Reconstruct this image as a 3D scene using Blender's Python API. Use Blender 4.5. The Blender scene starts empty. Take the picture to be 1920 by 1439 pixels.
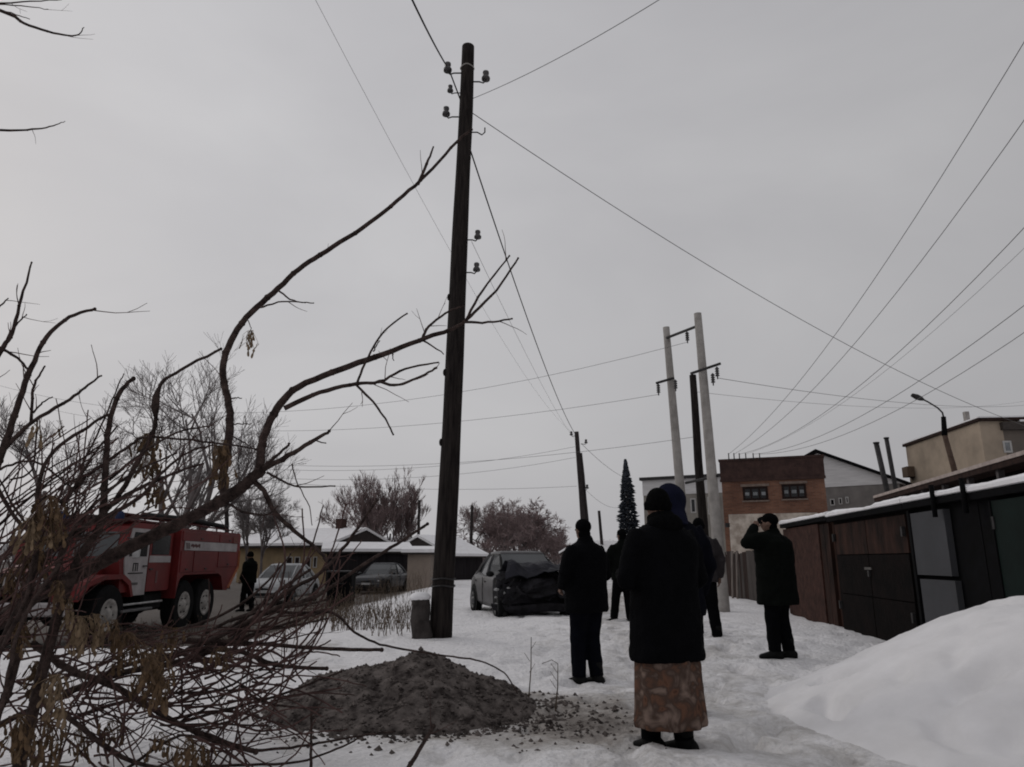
import bpy, bmesh, math, random
import numpy as np
from mathutils import Vector, Matrix, Euler, noise as mn

R = math.radians
random.seed(7)
scene = bpy.context.scene
col = scene.collection

# ------------------------------------------------------------------ camera
F = 1350.0                       # focal length in photo pixels (photo 1920 x 1439)
YH = 1050.0                      # horizon row
CAMZ = 1.22
TH = math.atan((YH - 719.5) / F)
cd = bpy.data.cameras.new('camera')
cam = bpy.data.objects.new('camera', cd)
col.objects.link(cam)
cd.sensor_width = 36.0
cd.lens = F / 1920 * 36
cd.clip_start = 0.05
cd.clip_end = 3000
cam.location = (0, 0, CAMZ)
cam.rotation_euler = (R(90) + TH, 0, 0)
scene.camera = cam

# ------------------------------------------------------------------ sky, sun, exposure
SUN_EL, SUN_AZ = R(24), R(-55)   # dim sun behind cloud, front left
w = bpy.data.worlds.new('World')
scene.world = w
w.use_nodes = True
nt = w.node_tree
for n in list(nt.nodes):
    nt.nodes.remove(n)
def wn(t, **k):
    n = nt.nodes.new(t)
    for a, b in k.items():
        setattr(n, a, b)
    return n
out = wn('ShaderNodeOutputWorld')
bg = wn('ShaderNodeBackground')
bg.inputs['Strength'].default_value = 0.1
sky = wn('ShaderNodeTexSky', sky_type='NISHITA')
sky.sun_disc = False
sky.sun_elevation = SUN_EL
sky.sun_rotation = SUN_AZ
sky.air_density = 1.5
sky.dust_density = 4
tc = wn('ShaderNodeTexCoord')
mp = wn('ShaderNodeMapping')
mp.inputs['Scale'].default_value = (1.0, 1.0, 2.2)
nz = wn('ShaderNodeTexNoise')
nz.inputs['Scale'].default_value = 1.6
nz.inputs['Detail'].default_value = 5
nz.inputs['Roughness'].default_value = 0.5
nz.inputs['Distortion'].default_value = 0.4
cr = wn('ShaderNodeValToRGB')
cr.color_ramp.elements[0].position = 0.28
cr.color_ramp.elements[0].color = (4.05, 4.0, 4.18, 1)
cr.color_ramp.elements[1].position = 0.72
cr.color_ramp.elements[1].color = (5.05, 5.0, 5.12, 1)
dot = wn('ShaderNodeVectorMath', operation='DOT_PRODUCT')
dot.inputs[1].default_value = (-0.62, 0.1, 0.42)     # cloud thinner towards the sun
mr = wn('ShaderNodeMapRange')
mr.inputs['From Min'].default_value = -0.45
mr.inputs['From Max'].default_value = 0.65
mr.inputs['To Min'].default_value = 0.72
mr.inputs['To Max'].default_value = 1.22
mul = wn('ShaderNodeMixRGB', blend_type='MULTIPLY')
mul.inputs['Fac'].default_value = 1
mix = wn('ShaderNodeMixRGB')
mix.inputs['Fac'].default_value = 0.98
L = nt.links.new
L(tc.outputs['Generated'], mp.inputs['Vector'])
L(mp.outputs['Vector'], nz.inputs['Vector'])
L(nz.outputs['Fac'], cr.inputs['Fac'])
L(tc.outputs['Generated'], dot.inputs[0])
L(dot.outputs['Value'], mr.inputs['Value'])
L(cr.outputs['Color'], mul.inputs['Color1'])
L(mr.outputs['Result'], mul.inputs['Color2'])
L(sky.outputs['Color'], mix.inputs['Color1'])
L(mul.outputs['Color'], mix.inputs['Color2'])
L(mix.outputs['Color'], bg.inputs['Color'])
L(bg.outputs['Background'], out.inputs['Surface'])

sd = bpy.data.lights.new('sun', 'SUN')
sd.energy = 0.5
sd.angle = R(25)
sd.color = (1, 0.96, 0.92)
so = bpy.data.objects.new('sun', sd)
col.objects.link(so)
dirv = Vector((math.sin(SUN_AZ) * math.cos(SUN_EL), math.cos(SUN_AZ) * math.cos(SUN_EL), math.sin(SUN_EL)))
so.rotation_euler = (-dirv).to_track_quat('-Z', 'Y').to_euler()

scene.view_settings.view_transform = 'Standard'
scene.view_settings.look = 'None'
scene.view_settings.exposure = 0.0
scene.view_settings.gamma = 1.0
scene.view_settings.use_curve_mapping = False
scene.render.engine = 'CYCLES'
scene.cycles.use_denoising = True
scene.cycles.max_bounces = 6
scene.cycles.filter_width = 1.9

# ------------------------------------------------------------------ pixel helpers
CT, ST = math.cos(TH), math.sin(TH)
def ray(px, py):
    dx = (px - 960) / F
    dy = (719.5 - py) / F
    return Vector((dx, CT - dy * ST, ST + dy * CT))
def at(px, py, Y):
    r = ray(px, py)
    return Vector((0, 0, CAMZ)) + r * (Y / r.y)

# ------------------------------------------------------------------ terrain height
def sm(t):
    t = min(1, max(0, t))
    return t * t * (3 - 2 * t)
ANCH = [at(1262, 1385, 5.0), at(1105, 1272, 8.4), at(1345, 1187, 11.4), at(1160, 1160, 14.4), at(1470, 1237, 9.46),
        at(800, 1190, 11.0), at(700, 1200, 10.5), at(870, 1200, 10.6), at(780, 1240, 9.3), Vector((0.8, 18, 0.03)), Vector((2.2, 18, 0.03)),
        Vector((1.3, 6.0, .06)), Vector((-3.0, 5.2, .08)), Vector((2.0, 13, .07))]
def g(x, y):
    b = -0.43 * sm((-x - 3.2) / 3.0) * sm((y - 10) / 5.0) * (1 - 0.3 * sm((y - 20) / 3) * sm((27 - y) / 3))
    sw, sz = 0.15, 0.15 * b
    for a in ANCH:
        d2 = (x - a.x) ** 2 + (y - a.y) ** 2
        if d2 < 14:
            k = math.exp(-d2 / 1.7)
            sw += k
            sz += k * a.z
    return sz / sw
def gp(px, Y, py=1150):
    """ground point under pixel column px at depth Y"""
    p = at(px, py, Y)
    for _ in range(3):
        z = g(p.x, Y)
        # keep the column: move px along the row where the ray meets z
        lo, hi = 700.0, 2400.0
        for _ in range(40):
            m = (lo + hi) / 2
            if at(px, m, Y).z > z: lo = m
            else: hi = m
        p = at(px, (lo + hi) / 2, Y)
    return Vector((p.x, Y, g(p.x, Y)))

# ------------------------------------------------------------------ materials
MATS = {}
def mat(name, c1, c2=None, rough=0.8, spec=0.25, scale=6.0, detail=6, bump=0.0, bscale=None, metal=0.0, stretch=(1, 1, 1), lo=0.35, hi=0.65, trans=0.0, coord='Object'):
    if name in MATS:
        return MATS[name]
    m = bpy.data.materials.new(name)
    m.use_nodes = True
    t = m.node_tree
    b = t.nodes['Principled BSDF']
    b.inputs['Roughness'].default_value = rough
    b.inputs['Specular IOR Level'].default_value = spec
    b.inputs['Metallic'].default_value = metal
    if trans:
        b.inputs['Transmission Weight'].default_value = trans
    c2 = c2 or tuple(x * 0.75 for x in c1)
    tcn = t.nodes.new('ShaderNodeTexCoord')
    mpn = t.nodes.new('ShaderNodeMapping')
    mpn.inputs['Scale'].default_value = stretch
    t.links.new(tcn.outputs[coord], mpn.inputs['Vector'])
    n = t.nodes.new('ShaderNodeTexNoise')
    n.inputs['Scale'].default_value = scale
    n.inputs['Detail'].default_value = detail
    n.inputs['Roughness'].default_value = 0.6
    t.links.new(mpn.outputs['Vector'], n.inputs['Vector'])
    r = t.nodes.new('ShaderNodeValToRGB')
    r.color_ramp.elements[0].position = lo
    r.color_ramp.elements[1].position = hi
    r.color_ramp.elements[0].color = (*c2, 1)
    r.color_ramp.elements[1].color = (*c1, 1)
    t.links.new(n.outputs['Fac'], r.inputs['Fac'])
    t.links.new(r.outputs['Color'], b.inputs['Base Color'])
    if bump:
        n2 = t.nodes.new('ShaderNodeTexNoise')
        n2.inputs['Scale'].default_value = bscale or scale * 2
        n2.inputs['Detail'].default_value = 6
        t.links.new(mpn.outputs['Vector'], n2.inputs['Vector'])
        bp = t.nodes.new('ShaderNodeBump')
        bp.inputs['Strength'].default_value = min(1, bump)
        bp.inputs['Distance'].default_value = 0.02
        t.links.new(n2.outputs['Fac'], bp.inputs['Height'])
        t.links.new(bp.outputs['Normal'], b.inputs['Normal'])
    MATS[name] = m
    return m

def snow_ground_mat():
    m = bpy.data.materials.new('trampled_snow')
    m.use_nodes = True
    t = m.node_tree
    b = t.nodes['Principled BSDF']
    b.inputs['Roughness'].default_value = 0.75
    b.inputs['Specular IOR Level'].default_value = 0.2
    N = t.nodes.new
    K = t.links.new
    tcn = N('ShaderNodeTexCoord')
    at_ = N('ShaderNodeAttribute'); at_.attribute_name = 'dirt'
    n1 = N('ShaderNodeTexNoise'); n1.inputs['Scale'].default_value = 1.3; n1.inputs['Detail'].default_value = 9; n1.inputs['Roughness'].default_value = 0.68
    n2 = N('ShaderNodeTexNoise'); n2.inputs['Scale'].default_value = 9; n2.inputs['Detail'].default_value = 7; n2.inputs['Roughness'].default_value = 0.7
    for n in (n1, n2):
        K(tcn.outputs['Object'], n.inputs['Vector'])
    add = N('ShaderNodeMath'); add.operation = 'ADD'
    K(n1.outputs['Fac'], add.inputs[0])
    m2 = N('ShaderNodeMath'); m2.operation = 'MULTIPLY'; m2.inputs[1].default_value = 0.55
    K(n2.outputs['Fac'], m2.inputs[0])
    K(m2.outputs[0], add.inputs[1])
    # dirt mask: where attribute + noise is high
    ad2 = N('ShaderNodeMath'); ad2.operation = 'ADD'
    K(add.outputs[0], ad2.inputs[0])
    K(at_.outputs['Fac'], ad2.inputs[1])
    mr_ = N('ShaderNodeMapRange')
    mr_.inputs['From Min'].default_value = 0.98
    mr_.inputs['From Max'].default_value = 1.62
    K(ad2.outputs[0], mr_.inputs['Value'])
    rp = N('ShaderNodeValToRGB')
    e = rp.color_ramp.elements
    e[0].position = 0; e[0].color = (0.75, 0.74, 0.75, 1)
    e[1].position = 1; e[1].color = (0.10, 0.085, 0.075, 1)
    e2 = e.new(0.35); e2.color = (0.50, 0.485, 0.475, 1)
    e3 = e.new(0.65); e3.color = (0.31, 0.285, 0.265, 1)
    K(mr_.outputs['Result'], rp.inputs['Fac'])
    K(rp.outputs['Color'], b.inputs['Base Color'])
    n3 = N('ShaderNodeTexNoise'); n3.inputs['Scale'].default_value = 16; n3.inputs['Detail'].default_value = 6
    K(tcn.outputs['Object'], n3.inputs['Vector'])
    bp = N('ShaderNodeBump'); bp.inputs['Strength'].default_value = 0.8; bp.inputs['Distance'].default_value = 0.06
    K(n3.outputs['Fac'], bp.inputs['Height'])
    K(bp.outputs['Normal'], b.inputs['Normal'])
    return m

M_SNOWG = snow_ground_mat()
M_SNOW = mat('clean_snow', (0.76, 0.75, 0.76), (0.67, 0.66, 0.665), 0.8, 0.2, 2.2, 6, 0.25, 9)
M_ROOFSNOW = mat('roof_snow', (0.82, 0.82, 0.84), (0.74, 0.73, 0.74), 0.8, 0.2, 3, 5, 0.3, 8)
M_WOODPOLE = mat('weathered_pole_wood', (0.030, 0.025, 0.023), (0.011, 0.009, 0.009), 0.9, 0.08, 5, 7, 0.7, 12, stretch=(5, 5, 0.5))
M_CONC = mat('pale_concrete', (0.36, 0.34, 0.32), (0.25, 0.235, 0.22), 0.9, 0.15, 4, 7, 0.3, 20)
M_CONCDARK = mat('old_concrete', (0.060, 0.052, 0.050), (0.028, 0.024, 0.023), 0.9, 0.1, 6, 7, 0.6, 18)
M_STEEL = mat('dark_steel', (0.035, 0.033, 0.034), (0.015, 0.014, 0.014), 0.6, 0.3, 8)
M_PORC = mat('brown_porcelain', (0.05, 0.045, 0.045), (0.03, 0.028, 0.03), 0.25, 0.5, 8)
M_WIRE = mat('aluminium_wire', (0.16, 0.157, 0.16), (0.12, 0.12, 0.12), 0.6, 0.2, 5)
M_WIREB = mat('black_cable', (0.014, 0.013, 0.014), None, 0.7, 0.15, 5)
M_BARK = mat('maple_bark', (0.078, 0.055, 0.049), (0.022, 0.016, 0.015), 0.9, 0.08, 22, 8, 1.0, 60)
M_TWIG = mat('reddish_twig_bark', (0.105, 0.062, 0.057), (0.040, 0.025, 0.023), 0.9, 0.08, 9, 4)
M_FARBARK = mat('haze_paled_grey_bark', (0.19, 0.165, 0.162), (0.12, 0.105, 0.103), 0.9, 0.08, 3, 4)  # grey bark, lightened so that distance haze is put into the colour
M_FARTWIG = mat('haze_paled_pinkish_twigs', (0.27, 0.205, 0.20), (0.18, 0.14, 0.138), 0.9, 0.08, 1, 4)  # pinkish twigs, with the paling of distant haze painted into their tone
M_FARTWIG2 = mat('haze_paled_grey_twigs', (0.24, 0.215, 0.212), (0.15, 0.135, 0.133), 0.9, 0.08, 1, 4)  # greyish twigs, colour raised to stand in for haze; no air volume
M_SEED = mat('dry_maple_seed', (0.150, 0.096, 0.055), (0.06, 0.040, 0.026), 0.85, 0.15, 30, 4)
M_SEEDL = mat('pale_maple_seed', (0.23, 0.165, 0.105), (0.12, 0.085, 0.055), 0.85, 0.15, 30, 4)
M_DRYGRASS = mat('dry_weed', (0.14, 0.108, 0.08), (0.04, 0.03, 0.024), 0.9, 0.1, 12, 4)
M_SOIL = mat('frozen_soil', (0.150, 0.130, 0.121), (0.026, 0.021, 0.020), 0.95, 0.05, 9, 12, 1.0, 26, lo=0.36, hi=0.64)

# ------------------------------------------------------------------ mesh builder
class MB:
    def __init__(s):
        s.v, s.f = [], []
    def quadgrid(s, rows, closed=False):
        base = len(s.v); n = len(rows[0])
        for r in rows: s.v += [tuple(p) for p in r]
        for i in range(len(rows) - 1):
            for j in range(n if closed else n - 1):
                k = (j + 1) % n
                s.f.append((base + i * n + j, base + i * n + k, base + (i + 1) * n + k, base + (i + 1) * n + j))
        return base
    def loft(s, rings, cap=True):
        b = s.quadgrid(rings, True); n = len(rings[0])
        if cap:
            s.f.append(tuple(b + j for j in reversed(range(n))))
            s.f.append(tuple(b + (len(rings) - 1) * n + j for j in range(n)))
    def box(s, c, d, rz=0.0, M=None):
        m = M or (Matrix.Translation(Vector(c)) @ Matrix.Rotation(rz, 4, 'Z'))
        b = len(s.v)
        for x in (-.5, .5):
            for y in (-.5, .5):
                for z in (-.5, .5):
                    s.v.append(tuple(m @ Vector((x * d[0], y * d[1], z * d[2]))))
        s.f += [tuple(b + i for i in q) for q in ((0, 1, 3, 2), (4, 6, 7, 5), (0, 4, 5, 1), (2, 3, 7, 6), (0, 2, 6, 4), (1, 5, 7, 3))]
    def bbox(s, c, d, bev=0.02, M=None):
        """box with chamfered vertical and horizontal edges"""
        m = M or Matrix.Translation(Vector(c))
        hx, hy, hz = d[0] / 2, d[1] / 2, d[2] / 2
        e = min(bev, hx * .9, hy * .9, hz * .9)
        rings = []
        for z, i in ((-hz, e), (-hz + e, 0), (hz - e, 0), (hz, e)):
            x, y = hx - i, hy - i
            k = e if i == 0 else e * .6
            rings.append([m @ Vector(p) for p in ((-x + k, -y, z), (x - k, -y, z), (x, -y + k, z), (x, y - k, z), (x - k, y, z), (-x + k, y, z), (-x, y - k, z), (-x, -y + k, z))])
        s.loft(rings)
    def tube(s, pts, rad, seg=8, cap=True):
        pts = [Vector(p) for p in pts]
        if not isinstance(rad, (list, tuple)): rad = [rad] * len(pts)
        if len(pts) < 2: return
        t0 = (pts[1] - pts[0]).normalized()
        u = t0.orthogonal().normalized()
        rings = []
        for i, p in enumerate(pts):
            a = pts[max(0, i - 1)]; b = pts[min(len(pts) - 1, i + 1)]
            t = (b - a)
            t = t.normalized() if t.length > 1e-9 else t0
            u = (u - t * u.dot(t))
            u = u.normalized() if u.length > 1e-6 else t.orthogonal().normalized()
            v = t.cross(u)
            r = rad[i]
            ru, rv = r if isinstance(r, (list, tuple)) else (r, r)
            rings.append([p + u * (ru * math.cos(2 * math.pi * k / seg)) + v * (rv * math.sin(2 * math.pi * k / seg)) for k in range(seg)])
        s.loft(rings, cap)
    def ell(s, c, r, seg=14, rings=9, M=None):
        rr = []
        for i in range(rings + 1):
            a = -math.pi / 2 + math.pi * i / rings
            q = max(0.02, math.cos(a))
            rr.append([(M or Matrix.Identity(4)) @ Vector((0, 0, 0)) + Vector(c) + ((M.to_3x3() if M else Matrix.Identity(3)) @ Vector((r[0] * q * math.cos(2 * math.pi * k / seg), r[1] * q * math.sin(2 * math.pi * k / seg), r[2] * math.sin(a)))) for k in range(seg)])
        s.loft(rr)
    def prism(s, poly, a, b, axis='y'):
        """extrude a 2d polygon; axis y: poly=(x,z); axis x: poly=(y,z); axis z: poly=(x,y)"""
        def P(p, q):
            return (p[0], q, p[1]) if axis == 'y' else ((q, p[0], p[1]) if axis == 'x' else (p[0], p[1], q))
        s.loft([[P(p, a) for p in poly], [P(p, b) for p in poly]])
    def lathe(s, prof, c=(0, 0, 0), axis='z', seg=16, cap=True):
        rings = []
        for r, h in prof:
            ring = []
            for k in range(seg):
                a = 2 * math.pi * k / seg
                x, y = r * math.cos(a), r * math.sin(a)
                p = {'z': (x, y, h), 'y': (x, h, y), 'x': (h, x, y)}[axis]
                ring.append((p[0] + c[0], p[1] + c[1], p[2] + c[2]))
            rings.append(ring)
        s.loft(rings, cap)

ROOTM = {}
def mesh_obj(name, mb, m, parent=None, smooth=False, world=True, fix=True):
    me = bpy.data.meshes.new(name)
    v = mb.v
    if parent is not None and world:
        inv = ROOTM[parent.name].inverted()
        v = [tuple(inv @ Vector(p)) for p in v]
    me.from_pydata([tuple(p) for p in v], [], mb.f)
    if fix:
        bm = bmesh.new(); bm.from_mesh(me)
        bmesh.ops.recalc_face_normals(bm, faces=bm.faces)
        bm.to_mesh(me); bm.free()
    me.materials.append(m)
    if smooth:
        me.polygons.foreach_set('use_smooth', [True] * len(me.polygons))
    o = bpy.data.objects.new(name, me)
    col.objects.link(o)
    if parent is not None:
        o.parent = parent
        ROOTM[o.name] = ROOTM[parent.name].copy()
    else:
        ROOTM[o.name] = Matrix.Identity(4)
    return o
def tag(o, label, cat, group=None):
    o['label'] = label; o['category'] = cat
    if group: o['group'] = group
    return o
def thing(name, loc, label, cat, group=None, rz=0.0):
    o = bpy.data.objects.new(name, None)
    o.empty_display_size = 0.2
    col.objects.link(o)
    o.location = loc; o.rotation_euler = (0, 0, rz)
    ROOTM[o.name] = Matrix.Translation(Vector(loc)) @ Matrix.Rotation(rz, 4, 'Z')
    return tag(o, label, cat, group)
def single(name, mb, m, loc, label, cat, group=None, smooth=False):
    """one-mesh thing, origin at loc"""
    l = Vector(loc)
    mb.v = [tuple(Vector(p) - l) for p in mb.v]
    o = mesh_obj(name, mb, m, smooth=smooth)
    o.location = l
    return tag(o, label, cat, group)
def autosmooth(o, ang=35):
    me = o.data
    me.polygons.foreach_set('use_smooth', [True] * len(me.polygons))
    bm = bmesh.new(); bm.from_mesh(me)
    for e in bm.edges:
        if len(e.link_faces) == 2 and e.calc_face_angle(0) > R(ang): e.smooth = False
    bm.to_mesh(me); bm.free()
    return o

# ================================================================== SETTING
def spaced(lo, flo, fhi, hi, step, grow=1.09):
    mid = list(np.arange(flo, fhi, step))
    a, s = [], step
    x = flo
    while x > lo:
        s *= grow; x -= s; a.append(x)
    b, s = [], step
    x = mid[-1]
    while x < hi:
        s *= grow; x += s; b.append(x)
    return a[::-1] + mid + b
def path_mask(x, y):
    """trampled lane between the pole and the garages, and the road on the left"""
    cx = 1.5 + 0.09 * (y - 5)
    m = math.exp(-((x - cx) / (1.35 + 0.03 * y)) ** 2) * (1 if y < 26 else math.exp(-(y - 26) / 12))
    r = sm((-x - 4.0) / 2.0) * sm((y - 11) / 3)
    return m, r
def gfull(x, y):
    z = g(x, y)
    if not (-14 < x < 12 and 1 < y < 45): return z
    fade = sm((x + 14) / 3) * sm((12 - x) / 3) * sm((45 - y) / 8)
    m_, r_ = path_mask(x, y)
    n1 = mn.noise((x * .8, y * .8, 0.0)) * .05 + mn.noise((x * 2.3, y * 2.3, 3.1)) * .022
    n2 = mn.noise((x * 6.1, y * 6.1, 7.7))
    foot = -max(0, mn.noise((x * 3.6, y * 2.9, 12.0)) - .12) * .22
    return z + fade * (n1 * .8 + (foot + n2 * .018) * (0.45 + m_) + r_ * n2 * .02)
xs = spaced(-700, -7.5, 7.0, 700, 0.065)
ys = spaced(-30, 3.2, 14.0, 1200, 0.065)
gv, gd = [], []
for y in ys:
    for x in xs:
        z = g(x, y)
        m_, r_ = path_mask(x, y)
        z = gfull(x, y)
        if y > 60:
            z += -0.6 * sm((y - 60) / 60)
        gv.append((x, y, z))
        d = 0.07 + 0.27 * m_ + 0.95 * r_ + (0.12 * sm((y - 14) / 8) if x > -4 else 0)
        # spill round the heap of soil
        dd = math.hypot((x + 0.55) / 1.75, (y - 6.2) / 1.35)
        d += 0.33 * max(0, 1.0 - max(0, dd - .75) * 2.2) if dd < 1.3 else 0
        d += 0.25 * math.exp(-((x - .55) / .5) ** 2 - ((y - 5.4) / .6) ** 2)
        d += 0.22 * math.exp(-((x + 3.0) / 1.6) ** 2 - ((y - 9.5) / 2.0) ** 2)
        gd.append(d)
nx = len(xs)
gf = [(j * nx + i, j * nx + i + 1, (j + 1) * nx + i + 1, (j + 1) * nx + i) for j in range(len(ys) - 1) for i in range(nx - 1)]
me = bpy.data.meshes.new('ground')
me.from_pydata(gv, [], gf)
a_ = me.attributes.new('dirt', 'FLOAT', 'POINT')
a_.data.foreach_set('value', gd)
me.materials.append(M_SNOWG)
me.polygons.foreach_set('use_smooth', [True] * len(me.polygons))
ground = bpy.data.objects.new('ground', me)
col.objects.link(ground)
ground['kind'] = 'structure'
ground['label'] = 'trampled snow covered ground'

def patch(name, cx, cy, rx, ry, n, hfun, m, label, cat, skirt=0.12):
    mb = MB(); rows = []
    for j in range(n + 1):
        row = []
        for i in range(n + 1):
            u, v_ = -1 + 2 * i / n, -1 + 2 * j / n
            # square to disc
            x = cx + rx * u * math.sqrt(max(0, 1 - v_ * v_ / 2)); y = cy + ry * v_ * math.sqrt(max(0, 1 - u * u / 2))
            d = math.hypot((x - cx) / rx, (y - cy) / ry)
            row.append((x, y, gfull(x, y) + hfun(x, y, d) - skirt * sm((d - .8) / .2)))
        rows.append(row)
    mb.quadgrid(rows)
    return single(name, mb, m, (cx, cy, g(cx, cy)), label, cat, smooth=True)

# snow bank on the right, near the camera
def h_bank(x, y, d):
    c = sm(1.02 - d)
    h = 0.90 * sm((1 - d) * 1.17)
    h += (mn.noise((x * .9, y * .9, 5)) * .06 + mn.noise((x * 2.5, y * 2.5, 1)) * .035 + mn.noise((x * 7, y * 7, 2)) * .014 + mn.noise((x * 17, y * 17, 2)) * .005) * c
    h -= .13 * math.exp(-((x - 3.15) / .30) ** 2 - ((y - 5.2) / .14) ** 2) + .05 * math.exp(-((x - 2.9) / .2) ** 2 - ((y - 4.5) / .2) ** 2)
    return h
patch('snow_bank', 4.7, 5.85, 2.85, 3.2, 120, h_bank, M_SNOW, 'smooth white snow bank piled in the foreground before the garages', 'snow bank', 0.035)

# heap of dug soil
def h_soil(x, y, d):
    x0, y0 = -0.78, 6.35
    dx, dy = x - x0, y - y0
    r = math.hypot(dx / (1.22 if dx < 0 else 1.0), dy / 1.0)
    h = 0.50 * max(0, 1 - r) ** 0.95
    h = h - 0.045 * max(0, 1 - r * 5) + 0.02
    h += 0.05 * math.exp(-((x + 1.6) / .35) ** 2 - ((y - 6.3) / .4) ** 2)
    k = sm((1.15 - r) * 2)
    h += k * (mn.noise((x * 2.2, y * 2.2, 9)) * .05 + mn.noise((x * 6, y * 6, 4)) * .028 + mn.noise((x * 15, y * 15, 4)) * .016 + abs(mn.noise((x * 30, y * 30, 6))) * .016 + max(0, mn.noise((x * 9, y * 9, 14)) - .25) * .05 + mn.noise((x * 45, y * 45, 3)) * .008)
    return h - .03 - .05 * sm((r - .95) * 4)
soil = patch('soil_heap', -0.85, 6.2, 1.75, 1.25, 150, h_soil, M_SOIL, 'brown heap of freshly dug soil lying on the snow', 'soil heap', 0.1)
# clods round the heap: too many to count
mb = MB()
rs = random.Random(3)
for i in range(3000):
    a = rs.uniform(0, 6.283); q = rs.gauss(.95, .16) if i < 760 else math.sqrt(rs.random()) * .95
    x, y = -0.75 + 1.35 * q * math.cos(a), 6.2 + 1.05 * q * math.sin(a)
    if 600 < i < 760:
        x, y = rs.gauss(.45, .33), rs.gauss(5.5, .3)
    s_ = rs.uniform(.006, .022) * (1.6 if rs.random() < .08 else 1)
    dd = math.hypot((x + .85) / 1.75, (y - 6.2) / 1.25)
    z = gfull(x, y) + max(.0, h_soil(x, y, dd) if dd < 1 else 0) + s_ * .1
    b = len(mb.v)
    for p in ((1, 0, 0), (-.9, .1, 0), (0, 1, .1), (.1, -1, 0), (0, 0, .8), (0, 0, -.8)):
        mb.v.append((x + s_ * p[0] * rs.uniform(.6, 1.3), y + s_ * p[1] * rs.uniform(.6, 1.3), z + s_ * p[2] * rs.uniform(.6, 1.2)))
    mb.f += [tuple(b + i for i in t) for t in ((0, 2, 4), (2, 1, 4), (1, 3, 4), (3, 0, 4), (2, 0, 5), (1, 2, 5), (3, 1, 5), (0, 3, 5))]
cl = mesh_obj('soil_clods', mb, M_SOIL, fix=False)
cl['kind'] = 'stuff'; cl['label'] = 'small clods of soil scattered on the snow'; cl['category'] = 'soil clods'

# ================================================================== GARAGES (right)
GA, GB = Vector((5.08, 5.5, 0)), Vector((6.5, 17.6, 0))
GU = (GB - GA).normalized()                    # along the row, away from the camera
GN = Vector((GU.y, -GU.x, 0))                  # into the building (right)
def gpt(y, depth=0.0, z=0.0):
    """point on the garage front line at world-y, pushed back by depth"""
    t = (y - GA.y) / GU.y
    p = GA + GU * t + GN * depth
    return Vector((p.x, p.y, z))
GANG = math.atan2(GU.y, GU.x)
def slab(mb, y0, y1, d0, d1, z0, z1):
    a, b = gpt(y0, d0), gpt(y1, d0)
    c, e = gpt(y1, d1), gpt(y0, d1)
    mb.loft([[(p.x, p.y, z0) for p in (a, b, c, e)], [(p.x, p.y, z1) for p in (a, b, c, e)]])
M_RUST = mat('rusty_brown_sheet', (0.040, 0.019, 0.014), (0.010, 0.006, 0.005), 0.85, 0.1, 4, 9, 0.5, 14, stretch=(1, 1, .35))
M_RUST2 = mat('dark_brown_boards', (0.008, 0.0055, 0.005), (0.0035, 0.003, 0.003), 0.9, 0.06, 3, 7, 0.4, 14)
M_REDB = mat('red_brown_brick_pier', (0.060, 0.030, 0.024), (0.030, 0.016, 0.013), 0.9, 0.1, 6, 7, 0.6, 20)
M_GREYSHEET = mat('grey_painted_sheet', (0.058, 0.059, 0.065), (0.046, 0.047, 0.051), 0.7, 0.15, 1.5, 5, 0.1, 6)
M_GREEN = mat('dark_green_sheet', (0.0055, 0.013, 0.011), (0.003, 0.007, 0.006), 0.7, 0.1, 2, 5, 0.1, 6)
M_RIMHASP = mat('worn_steel', (.09, .085, .08), (.05, .045, .04), .6, .3, 20)
M_BLACK = mat('tar_black', (0.006, 0.006, 0.007), (0.004, 0.004, 0.004), 0.9, 0.05, 4)
M_BROWNFASC = mat('brown_fascia', (0.040, 0.024, 0.020), (0.018, 0.012, 0.011), 0.9, 0.08, 5)

def garage(y0, y1, label, wallm, h, kind):
    c = gpt((y0 + y1) / 2)
    t = thing('garage', (c.x, c.y, 0), label, 'garage', 'garages in the row along the lane')
    mb = MB()
    slab(mb, y0, y1, 0.06, 5.6, -.4, h)
    mesh_obj('wall', mb, wallm, t)
    mb = MB(); slab(mb, y0 - .0, y1 + .0, -.07, 5.7, h + .002, h + .085)
    mesh_obj('roof_edge', mb, M_BLACK, t)
    # snow slab with an uneven lip
    mb = MB(); n = 40
    rows = []
    for j in range(n + 1):
        y = y0 + (y1 - y0) * j / n
        k = mn.noise((y * 1.3, h, 2.0)) * .025 + mn.noise((y * 5, h, 2.0)) * .012
        th = .085 + .03 * mn.noise((y * .7, 3, h)) + k
        sec = [(-.05, .087), (-.085 - k, .10), (-.09 - k, .087 + th * .6), (-.04, .087 + th), (.5, .12 + th), (2.8, .16 + th), (5.6, .12 + th), (5.6, .087)]
        rows.append([tuple(gpt(y, d, h + z)) for d, z in sec])
    mb.loft(rows)
    mesh_obj('roof_snow', mb, M_ROOFSNOW, t, smooth=False)
    return t
# far one: brown end pier and rusty doors
g1 = garage(14.0, 17.6, 'reddish brown rusty garage at the far end of the row', M_RUST, 1.95, 0)
mb = MB()
for z in np.arange(-.1, 1.95, .1):
    pass
mb = MB(); slab(mb, 14.75, 17.55, -.02, .06, -.3, 1.92); mesh_obj('side_panel', mb, M_REDB, g1)
for k in range(2):
    mb = MB(); slab(mb, 14.12 + k * .3, 14.40 + k * .3, .0, .06, -.2, 1.9); mesh_obj('board', mb, M_RUST, g1)
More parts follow.
